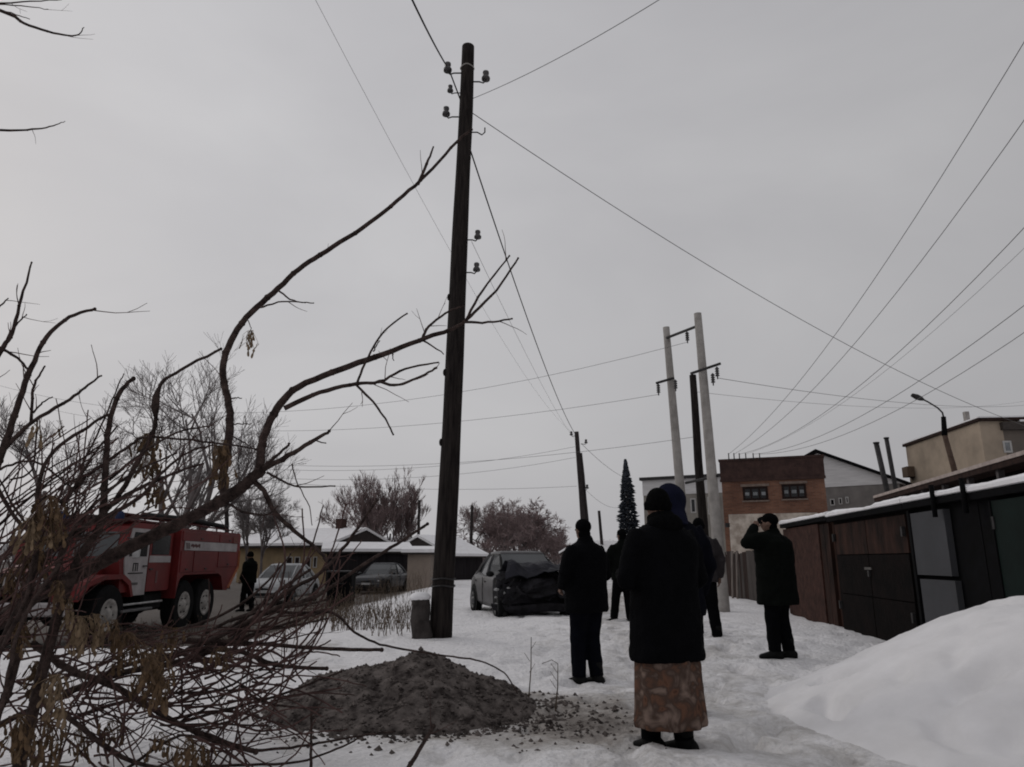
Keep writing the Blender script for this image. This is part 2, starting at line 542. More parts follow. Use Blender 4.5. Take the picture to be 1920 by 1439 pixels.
# middle one: dark double door with horizontal sheet seams
g2 = garage(10.45, 13.98, 'dark brown garage with wide closed metal doors between rusty and grey fronts', M_RUST2, 1.92, 0)
for k in range(2):
    ya = 10.62 + k * 1.63
    for i, (za, zb) in enumerate(((-.1, .62), (.635, 1.30), (1.315, 1.86))):
        mb = MB(); slab(mb, ya, ya + 1.60, .01 + .006 * i, .06, za, zb)
        mesh_obj('door_panel', mb, M_RUST if i == 2 else M_RUST2, g2)
mb = MB(); slab(mb, 12.2, 12.26, -.02, .01, .95, 1.05); mesh_obj('door_handle', mb, M_STEEL, g2)
# narrow grey one
g3 = garage(8.62, 10.43, 'narrow dark garage front with two pale grey metal panels', M_BLACK, 1.92, 0)
mb = MB(); slab(mb, 9.30, 10.30, -.03, .05, 1.02, 1.85); mesh_obj('grey_panel', mb, M_GREYSHEET, g3)
mb = MB(); slab(mb, 9.26, 10.26, -.025, .05, -.2, .965); mesh_obj('grey_panel', mb, M_GREYSHEET, g3)
mb = MB(); slab(mb, 10.32, 10.40, -.04, .05, -.2, 1.9); mesh_obj('door_frame', mb, M_BLACK, g3)
# near green one
g4 = garage(3.9, 8.60, 'dark green metal garage nearest the camera behind the snow bank', M_BLACK, 1.90, 0)
for k in range(3):
    mb = MB(); slab(mb, 8.20 - 1.25 * (k + 1), 8.17 - 1.25 * k, -.02, .05, -.2, 1.86)
    mesh_obj('door_panel', mb, M_GREEN, g4)
    mb = MB(); slab(mb, 8.165 - 1.25 * k, 8.195 - 1.25 * k, -.035, .05, -.2, 1.86)
    mesh_obj('seam', mb, M_BLACK, g4)
mb = MB(); slab(mb, 7.1, 7.16, -.05, -.02, .9, 1.05); mesh_obj('door_handle', mb, M_STEEL, g4)
for gg, yy in ((g2, (10.64, 13.80)), (g4, (8.14, 5.7))):
    for y_ in yy:
        for z_ in (.35, 1.55):
            mb = MB(); slab(mb, y_, y_ + .05, -.035, .012, z_, z_ + .14); mesh_obj('hinge', mb, M_STEEL, gg)
mb = MB(); slab(mb, 12.10, 12.40, -.012, .008, 1.06, 1.10); mesh_obj('hasp', mb, M_RIMHASP, g2)
# vent pipes on the row's front edge
for i, (px, y) in enumerate(((1776, 9.35), (1834, 8.55))):
    p = gpt(y, -.11)
    mb = MB(); mb.tube([(p.x, p.y, 1.75), (p.x, p.y, 2.16)], .03, 10)
    single('vent_pipe', mb, M_BLACK, (p.x, p.y, 1.85), ('thin black vent pipe above the grey panelled garage', 'thin black vent pipe at the corner of the green garage')[i], 'pipe', 'vent pipes on the garage roofs', True)

# long shed roof behind the garages
SA, SB = Vector((12.1, 13.5, 0)), Vector((15.75, 31.5, 0))
SU = (SB - SA).normalized(); SN = Vector((SU.y, -SU.x, 0))
def spt(t, d, z): 
    p = SA + SU * t + SN * d
    return (p.x, p.y, z)
SL = (SB - SA).length
shed = thing('long_shed', (SA + SU * SL / 2 + SN * 2), 'long open shed with brown eaves and thin snow behind the garages', 'shed')
def sslab(mb, t0, t1, d0, d1, z0, z1, dz=0):
    mb.loft([[spt(t0, d0, z0), spt(t1, d0, z0), spt(t1, d1, z0 + dz), spt(t0, d1, z0 + dz)], [spt(t0, d0, z1), spt(t1, d0, z1), spt(t1, d1, z1 + dz), spt(t0, d1, z1 + dz)]])
mb = MB(); sslab(mb, 0, SL, .7, 3, -.4, 3.62); mesh_obj('wall', mb, M_RUST2, shed)
mb = MB(); sslab(mb, -.2, SL + .2, 0, 3.2, 3.66, 3.82); mesh_obj('roof', mb, M_BROWNFASC, shed)
mb = MB(); sslab(mb, -.2, SL + .2, -.03, 3.2, 3.823, 3.93); mesh_obj('roof_snow', mb, mat('thin_dirty_snow', (.42, .36, .33), (.30, .25, .23), .9, .1, 4), shed)
for k in range(9):
    mb = MB(); t_ = .6 + k * 2.05
    sslab(mb, t_, t_ + .16, .12, .28, -.3, 3.66); mesh_obj('post', mb, mat('weathered_post', (.11, .10, .10), (.06, .055, .055), .9, .1, 5), shed)

# ================================================================== BUILDINGS
def brick_mat():
    m = bpy.data.materials.new('orange_brick')
    m.use_nodes = True
    t = m.node_tree; b = t.nodes['Principled BSDF']; b.inputs['Roughness'].default_value = .9; b.inputs['Specular IOR Level'].default_value = .1
    tcn = t.nodes.new('ShaderNodeTexCoord'); mpn = t.nodes.new('ShaderNodeMapping')
    mpn.inputs['Rotation'].default_value = (R(90), 0, 0)
    br = t.nodes.new('ShaderNodeTexBrick')
    br.inputs['Color1'].default_value = (.215, .108, .072, 1); br.inputs['Color2'].default_value = (.15, .075, .052, 1); br.inputs['Mortar'].default_value = (.15, .12, .10, 1)
    br.inputs['Scale'].default_value = 1; br.inputs['Brick Width'].default_value = .26; br.inputs['Row Height'].default_value = .085; br.inputs['Mortar Size'].default_value = .008
    t.links.new(tcn.outputs['Object'], mpn.inputs['Vector']); t.links.new(mpn.outputs['Vector'], br.inputs['Vector'])
    n = t.nodes.new('ShaderNodeTexNoise'); n.inputs['Scale'].default_value = .9; n.inputs['Detail'].default_value = 7
    t.links.new(tcn.outputs['Object'], n.inputs['Vector'])
    mx = t.nodes.new('ShaderNodeMixRGB'); mx.blend_type = 'MULTIPLY'; mx.inputs['Fac'].default_value = .75
    rp = t.nodes.new('ShaderNodeValToRGB'); rp.color_ramp.elements[0].position = .3; rp.color_ramp.elements[0].color = (.55, .5, .5, 1); rp.color_ramp.elements[1].position = .7; rp.color_ramp.elements[1].color = (1.15, 1.1, 1.05, 1)
    t.links.new(n.outputs['Fac'], rp.inputs['Fac'])
    t.links.new(br.outputs['Color'], mx.inputs['Color1']); t.links.new(rp.outputs['Color'], mx.inputs['Color2'])
    t.links.new(mx.outputs['Color'], b.inputs['Base Color'])
    return m
M_BRICK = brick_mat()
M_BRICKD = mat('dark_brick_parapet', (.066, .040, .035), (.040, .025, .023), .9, .1, 3, 7, .3, 12)
M_WHITEWASH = mat('stained_whitewash', (.52, .46, .40), (.30, .25, .21), .9, .1, 1.8, 9, .2, 10, lo=.38, hi=.58)
M_GLASSD = mat('dark_window_glass', (.010, .011, .013), (.006, .006, .007), .15, .35, 2)
M_GLASSL = mat('pale_window_glass', (.20, .21, .22), (.12, .125, .13), .2, .4, 4)
M_FRAMED = mat('dark_red_frame', (.022, .013, .012), (.014, .009, .008), .8, .1, 4)
M_FRAMEW = mat('white_frame', (.42, .41, .40), (.33, .32, .31), .7, .2, 4)
M_LINTEL = mat('pale_lintel', (.20, .155, .13), (.13, .10, .085), .9, .1, 5)

class Facade:
    """a vertical rectangle with its own frame: u along, z up, n outwards (towards the camera)"""
    def __init__(s, p0, p1):
        s.o = Vector((p0.x, p0.y, 0)); d = Vector((p1.x - p0.x, p1.y - p0.y, 0))
        s.w = d.length; s.u = d.normalized(); s.n = Vector((s.u.y, -s.u.x, 0))
    def p(s, u, z, n=0): 
        q = s.o + s.u * u + s.n * n
        return (q.x, q.y, z)
    def slab(s, mb, u0, u1, z0, z1, n0, n1):
        mb.loft([[s.p(u0, z0, n0), s.p(u1, z0, n0), s.p(u1, z0, n1), s.p(u0, z0, n1)], [s.p(u0, z1, n0), s.p(u1, z1, n0), s.p(u1, z1, n1), s.p(u0, z1, n1)]])
    def uz(s, px, py):
        """where the pixel's ray meets the facade"""
        r = ray(px, py); c = Vector((0, 0, CAMZ))
        k = (s.o - c).dot(s.n) / r.dot(s.n)
        q = c + r * k
        return (Vector((q.x, q.y, 0)) - s.o).dot(s.u), q.z
def window(fc, t, px0, py0, px1, py1, mull=1, rows=1, fm=None, gm=None, fw=.07, sill=True, panes=None):
    u0, z1 = fc.uz(px0, py0); u1, z0 = fc.uz(px1, py1)
    mb = MB()
    fc.slab(mb, u0, u0 + fw, z0, z1, -.02, .035); fc.slab(mb, u1 - fw, u1, z0, z1, -.02, .035)
    fc.slab(mb, u0 + fw, u1 - fw, z0, z0 + fw, -.02, .033); fc.slab(mb, u0 + fw, u1 - fw, z1 - fw, z1, -.02, .033)
    for k in range(1, mull):
        um = u0 + (u1 - u0) * k / mull
        fc.slab(mb, um - fw * .4, um + fw * .4, z0 + fw, z1 - fw, -.02, .030)
    wo = mesh_obj('window', mb, fm, t)
    for k in range(mull):
        a = u0 + (u1 - u0) * k / mull; b = u0 + (u1 - u0) * (k + 1) / mull
        mb = MB(); fc.slab(mb, a + fw * .3, b - fw * .3, z0 + fw * .5, z1 - fw * .5, .004, .012)
        mesh_obj('pane', mb, gm, wo)
    if sill:
        mb = MB(); fc.slab(mb, u0 - .06, u1 + .06, z0 - .08, z0 - .002, -.02, .10)
        mesh_obj('sill', mb, M_LINTEL, wo)
    return u0, u1, z0, z1

# ---- brick substation
p0, p1 = at(1350, 862, 41.5), at(1541, 852, 39.5)
fc = Facade(p0, p1)
H = fc.uz(1541, 853)[1]
t = thing('brick_building', fc.p(fc.w / 2, 0), 'orange brick two storey building with two barred windows behind the concrete poles', 'building')
mb = MB(); fc.slab(mb, 0, fc.w, -.6, H - 1.15, -6, 0); mesh_obj('wall', mb, M_BRICK, t)
mb = MB(); fc.slab(mb, -.05, fc.w + .05, H - 1.148, H - .12, -6.05, .05); mesh_obj('parapet', mb, M_BRICKD, t)
mb = MB(); fc.slab(mb, -.10, fc.w + .10, H - .118, H, -6.1, .10); mesh_obj('coping', mb, M_BRICKD, t)
mb = MB(); fc.slab(mb, -.08, fc.w + .08, H - 1.30, H - 1.15, .001, .09); mesh_obj('string_course', mb, M_BRICKD, t)
u0, z1 = fc.uz(1366, 965); u1, z0 = fc.uz(1541, 1045)
mb = MB(); fc.slab(mb, u0, u1, -.5, z1, .002, .03); mesh_obj('whitewashed_base', mb, M_WHITEWASH, t)
for (a, b, c, d) in ((1392, 914, 1441, 938), (1465, 909, 1513, 935)):
    uu0, uu1, zz0, zz1 = window(fc, t, a, b, c, d, 3, fm=M_FRAMED, gm=M_GLASSD, fw=.12, sill=True)
    mb = MB(); fc.slab(mb, uu0 - .1, uu1 + .1, zz1 + .02, zz1 + .16, .001, .06); mesh_obj('lintel', mb, M_LINTEL, t)
    for k in range(3):
        um = uu0 + (uu1 - uu0) * (k + .5) / 3
        mb = MB(); fc.slab(mb, um - .12, um + .12, (zz0 + zz1) / 2 - .10, (zz0 + zz1) / 2 + .08, .014, .02); mesh_obj('light_pane', mb, M_GLASSL, t)
BR = fc

# ---- white gabled building behind
p0, p1 = at(1500, 900, 52), at(1694, 900, 48)
fc = Facade(p0, p1)
t = thing('gabled_building', fc.p(fc.w / 2, 0), 'long building with white clad gable and dark roof edge behind the brick one', 'building')
up, zp = fc.uz(1532, 850); ue, ze = fc.uz(1692, 906)
ul = up - (ue - up)
mb = MB()
tri = [(ul, ze), (ue, ze), (up, zp)]
mb.loft([[fc.p(u, z, 0) for u, z in tri], [fc.p(u, z, -14) for u, z in tri]])
mesh_obj('gable', mb, mat('white_cladding', (.60, .59, .59), (.50, .49, .49), .8, .15, 1, 5, stretch=(1, 1, 9)), t)
mb = MB(); fc.slab(mb, ul + .2, ue - .2, -1, ze - .003, -14, -.05); mesh_obj('wall', mb, mat('grey_plaster', (.20, .185, .175), (.135, .125, .12), .9, .1, .8, 7), t)
for sgn in (-1, 1):
    mb = MB(); ux = ue + .5 if sgn > 0 else ul - .5; zx = ze - (zp - ze) * .5 / (ue - up)
    q = [(up, zp + .01), (ux, zx + .01), (ux, zx + .23), (up, zp + .26)]
    mb.loft([[fc.p(u, z, .35) for u, z in q], [fc.p(u, z, -14.3) for u, z in q]])
    mesh_obj('roof', mb, M_BLACK, t)
for (a, b, c, d) in ((1556, 936, 1566, 948), (1572, 934, 1580, 946), (1585, 932, 1592, 944)):
    window(fc, t, a, b, c, d, 1, fm=M_FRAMEW, gm=M_GLASSD, fw=.06, sill=False)

# ---- pale low building left of the brick one
p0, p1 = at(1205, 900, 58), at(1362, 900, 55)
fc = Facade(p0, p1)
H = fc.uz(1330, 896)[1]
t = thing('pale_building', fc.p(fc.w / 2, 0), 'pale two storey building half hidden behind the poles and people', 'building')
mb = MB(); fc.slab(mb, 0, fc.w, -1, H, -10, 0); mesh_obj('wall', mb, mat('pale_plaster', (.26, .245, .22), (.18, .165, .15), .9, .1, .7, 7), t)
z_ = fc.uz(1330, 925)[1]
mb = MB(); fc.slab(mb, -.03, fc.w + .03, z_, H + .02, .002, .05); mesh_obj('upper_band', mb, mat('white_cladding', (.44, .43, .43)), t)
mb = MB(); fc.slab(mb, -.2, fc.w + .2, H + .022, H + .25, -10.2, .3); mesh_obj('roof', mb, M_STEEL, t)
for (a, b, c, d) in ((1294, 935, 1306, 962), (1326, 932, 1334, 965), (1340, 932, 1348, 965), (1262, 937, 1276, 962)):
    window(fc, t, a, b, c, d, 1, fm=M_FRAMEW, gm=M_GLASSD, fw=.09, sill=False)

# ---- beige block, upper right
c0, c1 = at(1698, 838, 50.6), at(1836, 792, 41.0)
fc = Facade(c0, c1)
H = 9.0
t = thing('beige_block', fc.p(fc.w / 2, 0), 'beige plastered apartment block above the shed roof, upper right', 'building')
M_BEIGE = mat('beige_plaster', (.36, .295, .23), (.23, .19, .15), .9, .1, .5, 8, .15, 6)
M_GREYB = mat('grey_brown_plaster', (.16, .135, .115), (.115, .10, .088), .9, .1, .6, 8)
mb = MB(); fc.slab(mb, 0, fc.w, -1, H, -8, 0); mesh_obj('wall', mb, M_BEIGE, t)
mb = MB(); fc.slab(mb, -.15, fc.w + .2, H + .002, H + .18, -8, .15); mesh_obj('cornice', mb, M_BROWNFASC, t)
mb = MB(); fc.slab(mb, -.15, fc.w + .2, H + .183, H + .27, -8, .12); mesh_obj('roof_snow', mb, M_ROOFSNOW, t)
q0 = fc.p(fc.w, 0, -1.2); 
f2 = Facade(Vector(q0), Vector(q0) + Vector((16, -1.5, 0)))
mb = MB(); f2.slab(mb, .02, 16, -1, H - .55, -7, 0); mesh_obj('side_wing', mb, M_GREYB, t)
mb = MB(); f2.slab(mb, -.1, 16.1, H - .548, H - .1, -7, .3); mesh_obj('eaves', mb, mat('dark_eaves', (.06, .05, .045)), t)
mb = MB(); f2.slab(mb, .9, 16.1, H - .098, H + .02, -7, .28); mesh_obj('roof_snow', mb, M_ROOFSNOW, t)
window(f2, t, 1879, 827, 1899, 849, 1, fm=M_FRAMEW, gm=M_GLASSL, fw=.10, sill=False)
window(f2, t, 1930, 820, 1955, 846, 1, fm=M_FRAMEW, gm=M_GLASSL, fw=.10, sill=False)
mb = MB(); mb.box(fc.p(fc.w - 2.2, H + .6, -.5), (.25, .25, .8)); mesh_obj('chimney', mb, M_CONC, t)
mb = MB(); fc.slab(mb, .1, .9, H - 2.2, H - 1.5, .001, .5); mesh_obj('balcony', mb, mat('brown_box', (.12, .085, .06)), t)

# ---- low yellow house on the left
p0, p1 = at(448, 1030, 56), at(612, 1030, 53)
fc = Facade(p0, p1)
ze = fc.uz(600, 1027)[1]
t = thing('yellow_house', fc.p(fc.w / 2, 0), 'low yellow plastered house with snowy roof behind the white car', 'house')
mb = MB(); fc.slab(mb, 0, fc.w, -1.2, ze, -8, 0); mesh_obj('wall', mb, mat('yellow_plaster', (.30, .225, .135), (.21, .16, .10), .9, .1, .8, 7), t)
zr = ze + 1.35
M_EAVE = mat('dark_eave_board', (.05, .042, .040), None, .9, .1, 4)
mb = MB()
q = [(.55, ze), (.55, ze + .14), (-4, zr), (-8.5, ze + .14), (-8.5, ze)]
mb.loft([[fc.p(-.6, z, n) for n, z in q], [fc.p(fc.w + .6, z, n) for n, z in q]]); mesh_obj('roof', mb, M_EAVE, t)
mb = MB()
q = [(.60, ze + .145), (.60, ze + .33), (-4, zr + .22), (-8.5, ze + .33), (-8.5, ze + .145), (-4, zr + .01)]
mb.loft([[fc.p(-.7, z, n) for n, z in q], [fc.p(fc.w + .7, z, n) for n, z in q]]); mesh_obj('roof_snow', mb, M_ROOFSNOW, t)
for (a, b) in ((537, 548), (553, 562), (573, 583), (588, 594)):
    window(fc, t, a, 1044, b, 1065, 1, fm=M_FRAMEW, gm=M_FRAMED, fw=.07, sill=False)
mb = MB(); fc.slab(mb, 6.0, 6.6, zr - .3, zr + .9, -4.3, -3.7); mesh_obj('chimney', mb, M_BRICKD, t)

# ---- dark sheds and pale kiosk in the background, middle left
def simple_shed(name, px0, px1, pyt, Y0, Y1, wallm, label, cat, rise=.8, depth=5, snow=True, base=-1.0, group=None):
    fc = Facade(at(px0, 1060, Y0), at(px1, 1060, Y1))
    ze = fc.uz((px0 + px1) / 2, pyt)[1]
    t = thing(name, fc.p(fc.w / 2, base), label, cat, group)
    mb = MB(); fc.slab(mb, 0, fc.w, base, ze, -depth, 0); mesh_obj('wall', mb, wallm, t)
    mb = MB()
    q = [(.25, ze + .003), (.25, ze + .09), (-depth / 2, ze + rise), (-depth - .2, ze + .09), (-depth - .2, ze + .003)]
    mb.loft([[fc.p(-.25, z, n) for n, z in q], [fc.p(fc.w + .25, z, n) for n, z in q]]); mesh_obj('roof', mb, M_EAVE, t)
    if snow:
        mb = MB()
        q = [(.28, ze + .093), (.28, ze + .25), (-depth / 2, ze + rise + .17), (-depth - .2, ze + .25), (-depth - .2, ze + .093), (-depth / 2, ze + rise + .004)]
        mb.loft([[fc.p(-.3, z, n) for n, z in q], [fc.p(fc.w + .3, z, n) for n, z in q]]); mesh_obj('roof_snow', mb, M_ROOFSNOW, t)
    return t, fc, ze
M_DARKWOOD = mat('dark_board_wall', (.026, .023, .025), (.013, .011, .012), .9, .08, 2, 7, stretch=(6, 6, .3))
simple_shed('board_shed', 612, 764, 1038, 40, 41, M_DARKWOOD, 'dark wooden shed under snow behind the parked dark car', 'shed', .5, 5)
kt, kf, kz = simple_shed('beige_kiosk', 764, 806, 1040, 36, 36, mat('beige_sheet', (.26, .215, .18), (.20, .165, .14), .8, .15, 1.2), 'small beige windowless kiosk just left of the wooden pole', 'kiosk', .25, 2.2, True, -.9)
simple_shed('low_barn', 846, 905, 1046, 46, 48, M_DARKWOOD, 'dark low barn with thick snowy roof right of the wooden pole', 'barn', 1.3, 6)
simple_shed('far_cabin', 575, 660, 1022, 66, 68, mat('grey_timber', (.09, .08, .075)), 'far grey cabin with wide snowy roof left of the bare birch', 'house', 1.1, 7)
simple_shed('snowy_cottage', 700, 800, 1030, 60, 62, mat('grey_timber', (.09, .08, .075)), 'snow roofed cottage below the pinkish bare birch', 'house', .9, 7)
simple_shed('roadside_hut', 1125, 1190, 1040, 60, 62, M_DARKWOOD, 'dark hut far down the lane beneath the blue spruce', 'hut', 1.0, 5)

# ---- board fence between pole and garages: every board a part
fA, fB = at(1346, 1060, 27.5), at(1500, 1060, 18.6)
fc = Facade(fA, fB)
t = thing('board_fence', fc.p(fc.w / 2, 0), 'brown and grey board fence between concrete pole and garages', 'fence')
M_B1 = mat('brown_fence_board', (.045, .030, .026), (.022, .015, .013), .9, .08, 3, 6, stretch=(4, 4, .4))
M_B2 = mat('grey_fence_board', (.085, .075, .070), (.045, .039, .037), .9, .08, 3, 6, stretch=(4, 4, .4))
M_B3 = mat('pale_leaning_board', (.22, .19, .17), (.14, .12, .11), .9, .08, 3, 6, stretch=(4, 4, .4))
u = 0; k = 0; rs = random.Random(5)
while u < fc.w - .2:
    wd = rs.uniform(.17, .26)
    mb = MB(); h = 1.45 + rs.uniform(-.06, .06)
    fc.slab(mb, u, u + wd, -.25, h, rs.uniform(.0, .012), .035)
    mesh_obj('board', mb, rs.choice((M_B1, M_B1, M_B2, M_B2)), t)
    u += wd + .012; k += 1
for z in (.3, 1.15):
    mb = MB(); fc.slab(mb, 0, fc.w, z, z + .09, -.06, -.004); mesh_obj('rail', mb, M_B1, t)
for u_ in (2.6, 3.2):
    mb = MB(); mb.tube([fc.p(u_, 1.5, .08), fc.p(u_ + .5, -.1, .30)], .04, 6); mesh_obj('leaning_board', mb, M_B3, t)

# ================================================================== POLES
def taper_pole(mb, a, b, r0, r1, seg=14, n=14, wob=.0, seed=0):
    a, b = Vector(a), Vector(b)
    pts, rd = [], []
    for i in range(n + 1):
        k = i / n
        p = a.lerp(b, k)
        p += Vector((mn.noise((k * 4, seed, 1)), mn.noise((k * 4, seed, 5)), 0)) * wob
        pts.append(p); rd.append((r0 + (r1 - r0) * k) * (1 + .04 * mn.noise((k * 9, seed, 9))))
    mb.tube(pts, rd, seg)
def insulator(parent, p, side, s=1.0, name='insulator'):
    """hook out of the pole and a bell on it"""
    p = Vector(p); d = Vector((side, 0, 0))
    mb = MB()
    pts = [p, p + d * .10 * s, p + d * .155 * s + Vector((0, 0, -.02 * s)), p + d * .19 * s + Vector((0, 0, .02 * s)), p + d * .19 * s + Vector((0, 0, .07 * s))]
    mb.tube(pts, .011 * s, 6)
    h = mesh_obj('hook', mb, M_STEEL, parent, True)
    c = p + d * .19 * s + Vector((0, 0, .03 * s))
    mb = MB(); mb.lathe([(.016 * s, 0), (.058 * s, .0), (.062 * s, .03 * s), (.045 * s, .06 * s), (.032 * s, .075 * s), (.046 * s, .095 * s), (.044 * s, .13 * s), (.02 * s, .145 * s)], tuple(c), 'z', 12)
    mesh_obj(name, mb, M_PORC, h, True)
    return c + Vector((0, 0, .08 * s))

# main wooden pole
PY = 11.0
pb, pt = at(826, 1205, PY), at(878, 88, PY + .15)
tp = thing('utility_pole', (pb.x, pb.y, g(pb.x, pb.y)), 'tall dark weathered wooden utility pole rising through the middle of the view', 'utility pole', 'wooden utility poles')
mb = MB(); taper_pole(mb, pb, pt, .168, .112, 20, 40, .03, 1.5)
shaft = mesh_obj('shaft', mb, M_WOODPOLE, tp, True)
def on_pole(py, side):
    k = (1205 - py) / (1205 - 88)
    # parameter along the pole by depth-corrected row
    best = min((abs_(py, kk), kk) for kk in np.linspace(0, 1, 400))[1]
    p = pb.lerp(pt, best); r = .168 + (.112 - .168) * best
    return p + Vector((side * r * .9, -.04, 0))
def row_of(p):
    d = p - Vector((0, 0, CAMZ))
    f = Vector((0, CT, ST)); u = Vector((0, -ST, CT))
    return 719.5 - F * d.dot(u) / d.dot(f)
def abs_(py, k): return abs(row_of(pb.lerp(pt, float(k))) - py)
i1 = insulator(tp, on_pole(140, -1), -1, 1.25)
i2 = insulator(tp, on_pole(156, 1), 1, 1.25)
i3 = insulator(tp, on_pole(178, -1), -1, .9)
i4 = insulator(tp, on_pole(222, -1), -1, 1.15)
i5 = insulator(tp, on_pole(452, 1), 1, 1.0)
i6 = insulator(tp, on_pole(512, 1), 1, 1.0)
# bare hook
p = on_pole(252, 1); d = Vector((1, 0, 0)); mb = MB()
mb.tube([p, p + d * .12, p + d * .20 + Vector((0, 0, -.05)), p + d * .25 + Vector((0, 0, .0)), p + d * .25 + Vector((0, 0, .09))], .012, 6)
mesh_obj('hook', mb, M_STEEL, tp, True)
# wire bands round the shaft
for py in (128, 1085, 1100):
    k = min((abs_(py, kk), kk) for kk in np.linspace(0, 1, 400))[1]
    c = pb.lerp(pt, float(k)); r = (.168 + (.112 - .168) * k) * 1.05
    mb = MB(); mb.tube([c + Vector((r * math.cos(a), r * math.sin(a), .01 * math.sin(3 * a))) for a in np.linspace(0, 6.283, 20)], .012, 5)
    mesh_obj('wire_band', mb, M_STEEL if py > 500 else M_CONC, tp, True)
# knots / strips of split wood on the shaft
for k, (py, s_) in enumerate(((560, -1), (300, 1), (700, -1), (830, -1))):
    p = on_pole(py, s_ * .98); mb = MB(); mb.ell(p, (.03, .04, .06), 8, 5); mesh_obj('knot', mb, M_WOODPOLE, tp, True)

# snow capped stub beside it
sb = at(792, 1200, 10.75)
t = thing('concrete_stub', (sb.x, sb.y, g(sb.x, sb.y)), 'short dark stub post with snow cap beside the tall pole', 'stub post')
top = at(788, 1122, 10.9)
mb = MB(); taper_pole(mb, (sb.x, sb.y, sb.z - .25), top, .155, .13, 10, 8, .03, 4); mesh_obj('post', mb, M_CONCDARK, t, True)
mb = MB(); mb.ell((top.x, top.y, top.z + .015), (.155, .15, .075), 14, 7); mesh_obj('snow_cap', mb, M_ROOFSNOW, t, True)

# concrete H frame: two poles, arms, insulators
hb, ht = gp(1358, 18.3), at(1308, 588, 18.0)
ha, hta = gp(1296, 19.6), at(1249, 614, 19.3)
t = thing('concrete_frame_pole', ((hb.x + ha.x) / 2, (hb.y + ha.y) / 2, 0), 'pair of pale concrete poles joined by crossbars beside the brick building', 'power pole')
mb = MB(); taper_pole(mb, hb - Vector((0, 0, .4)), ht, .155, .098, 14, 10); mesh_obj('pole', mb, M_CONC, t, True)
mb = MB(); taper_pole(mb, ha - Vector((0, 0, .4)), hta, .150, .092, 14, 10); mesh_obj('pole', mb, M_CONC, t, True)
mb = MB(); mb.tube([at(1250, 634, 19.25), at(1312, 610, 17.98)], .038, 6); mesh_obj('crossbar', mb, M_STEEL, t)
mb = MB(); mb.tube([at(1286, 906, 19.3), at(1348, 892, 18.0)], .036, 6); mesh_obj('crossbar', mb, M_STEEL, t)
mb = MB(); mb.tube([at(1230, 719, 19.15), at(1264, 709, 19.15)], .035, 6); mesh_obj('arm', mb, M_STEEL, t)
mb = MB(); mb.tube([at(1295, 701, 17.85), at(1351, 682, 17.85)], .035, 6); mesh_obj('arm', mb, M_STEEL, t)
HI = []
for (px, py, Y) in ((1288, 622, 18.6), (1234, 720, 19.15), (1266, 712, 19.1), (1344, 688, 17.85), (1336, 700, 17.85)):
    a = at(px, py, Y); mb = MB()
    prof = [(.012, 0)]
    for k in range(4): prof += [(.045, -.04 - k * .06), (.058, -.065 - k * .06), (.02, -.072 - k * .06)]
    prof += [(.015, -.33)]
    mb.lathe(prof, tuple(a), 'z', 10); mesh_obj('insulator_string', mb, M_PORC, t, True); HI.append(a + Vector((0, 0, -.3)))
mb = MB(); mb.box(tuple(at(1364, 985, 17.95)), (.10, .06, .10)); mesh_obj('number_plate', mb, M_STEEL, t)

def wood_pole(pxb, pxt, pyt, Y, r0, r1, label, strut=None, m=M_WOODPOLE):
    b = gp(pxb, Y); tt = at(pxt, pyt, Y)
    t = thing('utility_pole', tuple(b), label, 'utility pole', 'wooden utility poles')
    mb = MB(); taper_pole(mb, b - Vector((0, 0, .4)), tt, r0, r1, 10, 8, .02, Y); mesh_obj('shaft', mb, m, t, True)
    if strut:
        b2 = gp(strut[0], Y + .4); t2 = at(strut[1], strut[2], Y + .15)
        mb = MB(); taper_pole(mb, b2 - Vector((0, 0, .4)), t2, r0 * .9, r1 * .9, 10, 6, .02, Y + 3); mesh_obj('strut', mb, m, t, True)
    return t, tt
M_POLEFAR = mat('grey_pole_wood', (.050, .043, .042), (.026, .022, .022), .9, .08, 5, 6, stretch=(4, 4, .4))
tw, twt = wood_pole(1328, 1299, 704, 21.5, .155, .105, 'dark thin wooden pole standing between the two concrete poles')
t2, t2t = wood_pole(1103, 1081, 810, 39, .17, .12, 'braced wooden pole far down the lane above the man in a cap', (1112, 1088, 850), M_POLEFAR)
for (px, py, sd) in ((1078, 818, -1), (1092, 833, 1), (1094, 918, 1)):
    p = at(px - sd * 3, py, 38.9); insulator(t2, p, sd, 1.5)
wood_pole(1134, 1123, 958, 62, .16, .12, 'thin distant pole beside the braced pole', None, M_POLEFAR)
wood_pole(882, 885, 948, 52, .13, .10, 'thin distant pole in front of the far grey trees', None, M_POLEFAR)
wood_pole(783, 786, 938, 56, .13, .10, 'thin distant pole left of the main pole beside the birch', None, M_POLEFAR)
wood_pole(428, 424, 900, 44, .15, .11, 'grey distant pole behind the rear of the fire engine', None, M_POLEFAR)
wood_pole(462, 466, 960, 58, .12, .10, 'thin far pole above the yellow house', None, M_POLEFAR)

# chimney pipes by the gable
for k, (a, b, c) in enumerate(((1662, 1643, 832), (1679, 1662, 823))):
    b0 = at(a, 915, 33); b1 = at(b, c, 33)
    base = b0 + (b0 - b1) * ((b0.z + .5) / (b1.z - b0.z))
    mb = MB(); taper_pole(mb, base, b1, .125 - .02 * k, .115 - .02 * k, 10, 4); mb.tube([b1, b1 + Vector((0, 0, .06))], .14 - .02 * k, 10)
    single('chimney_pipe', mb, M_STEEL, tuple(base), ('thicker dark chimney pipe left of its twin by the white gable', 'thinner dark chimney pipe right of its twin by the white gable')[k], 'chimney', 'chimney pipes by the gable', True)

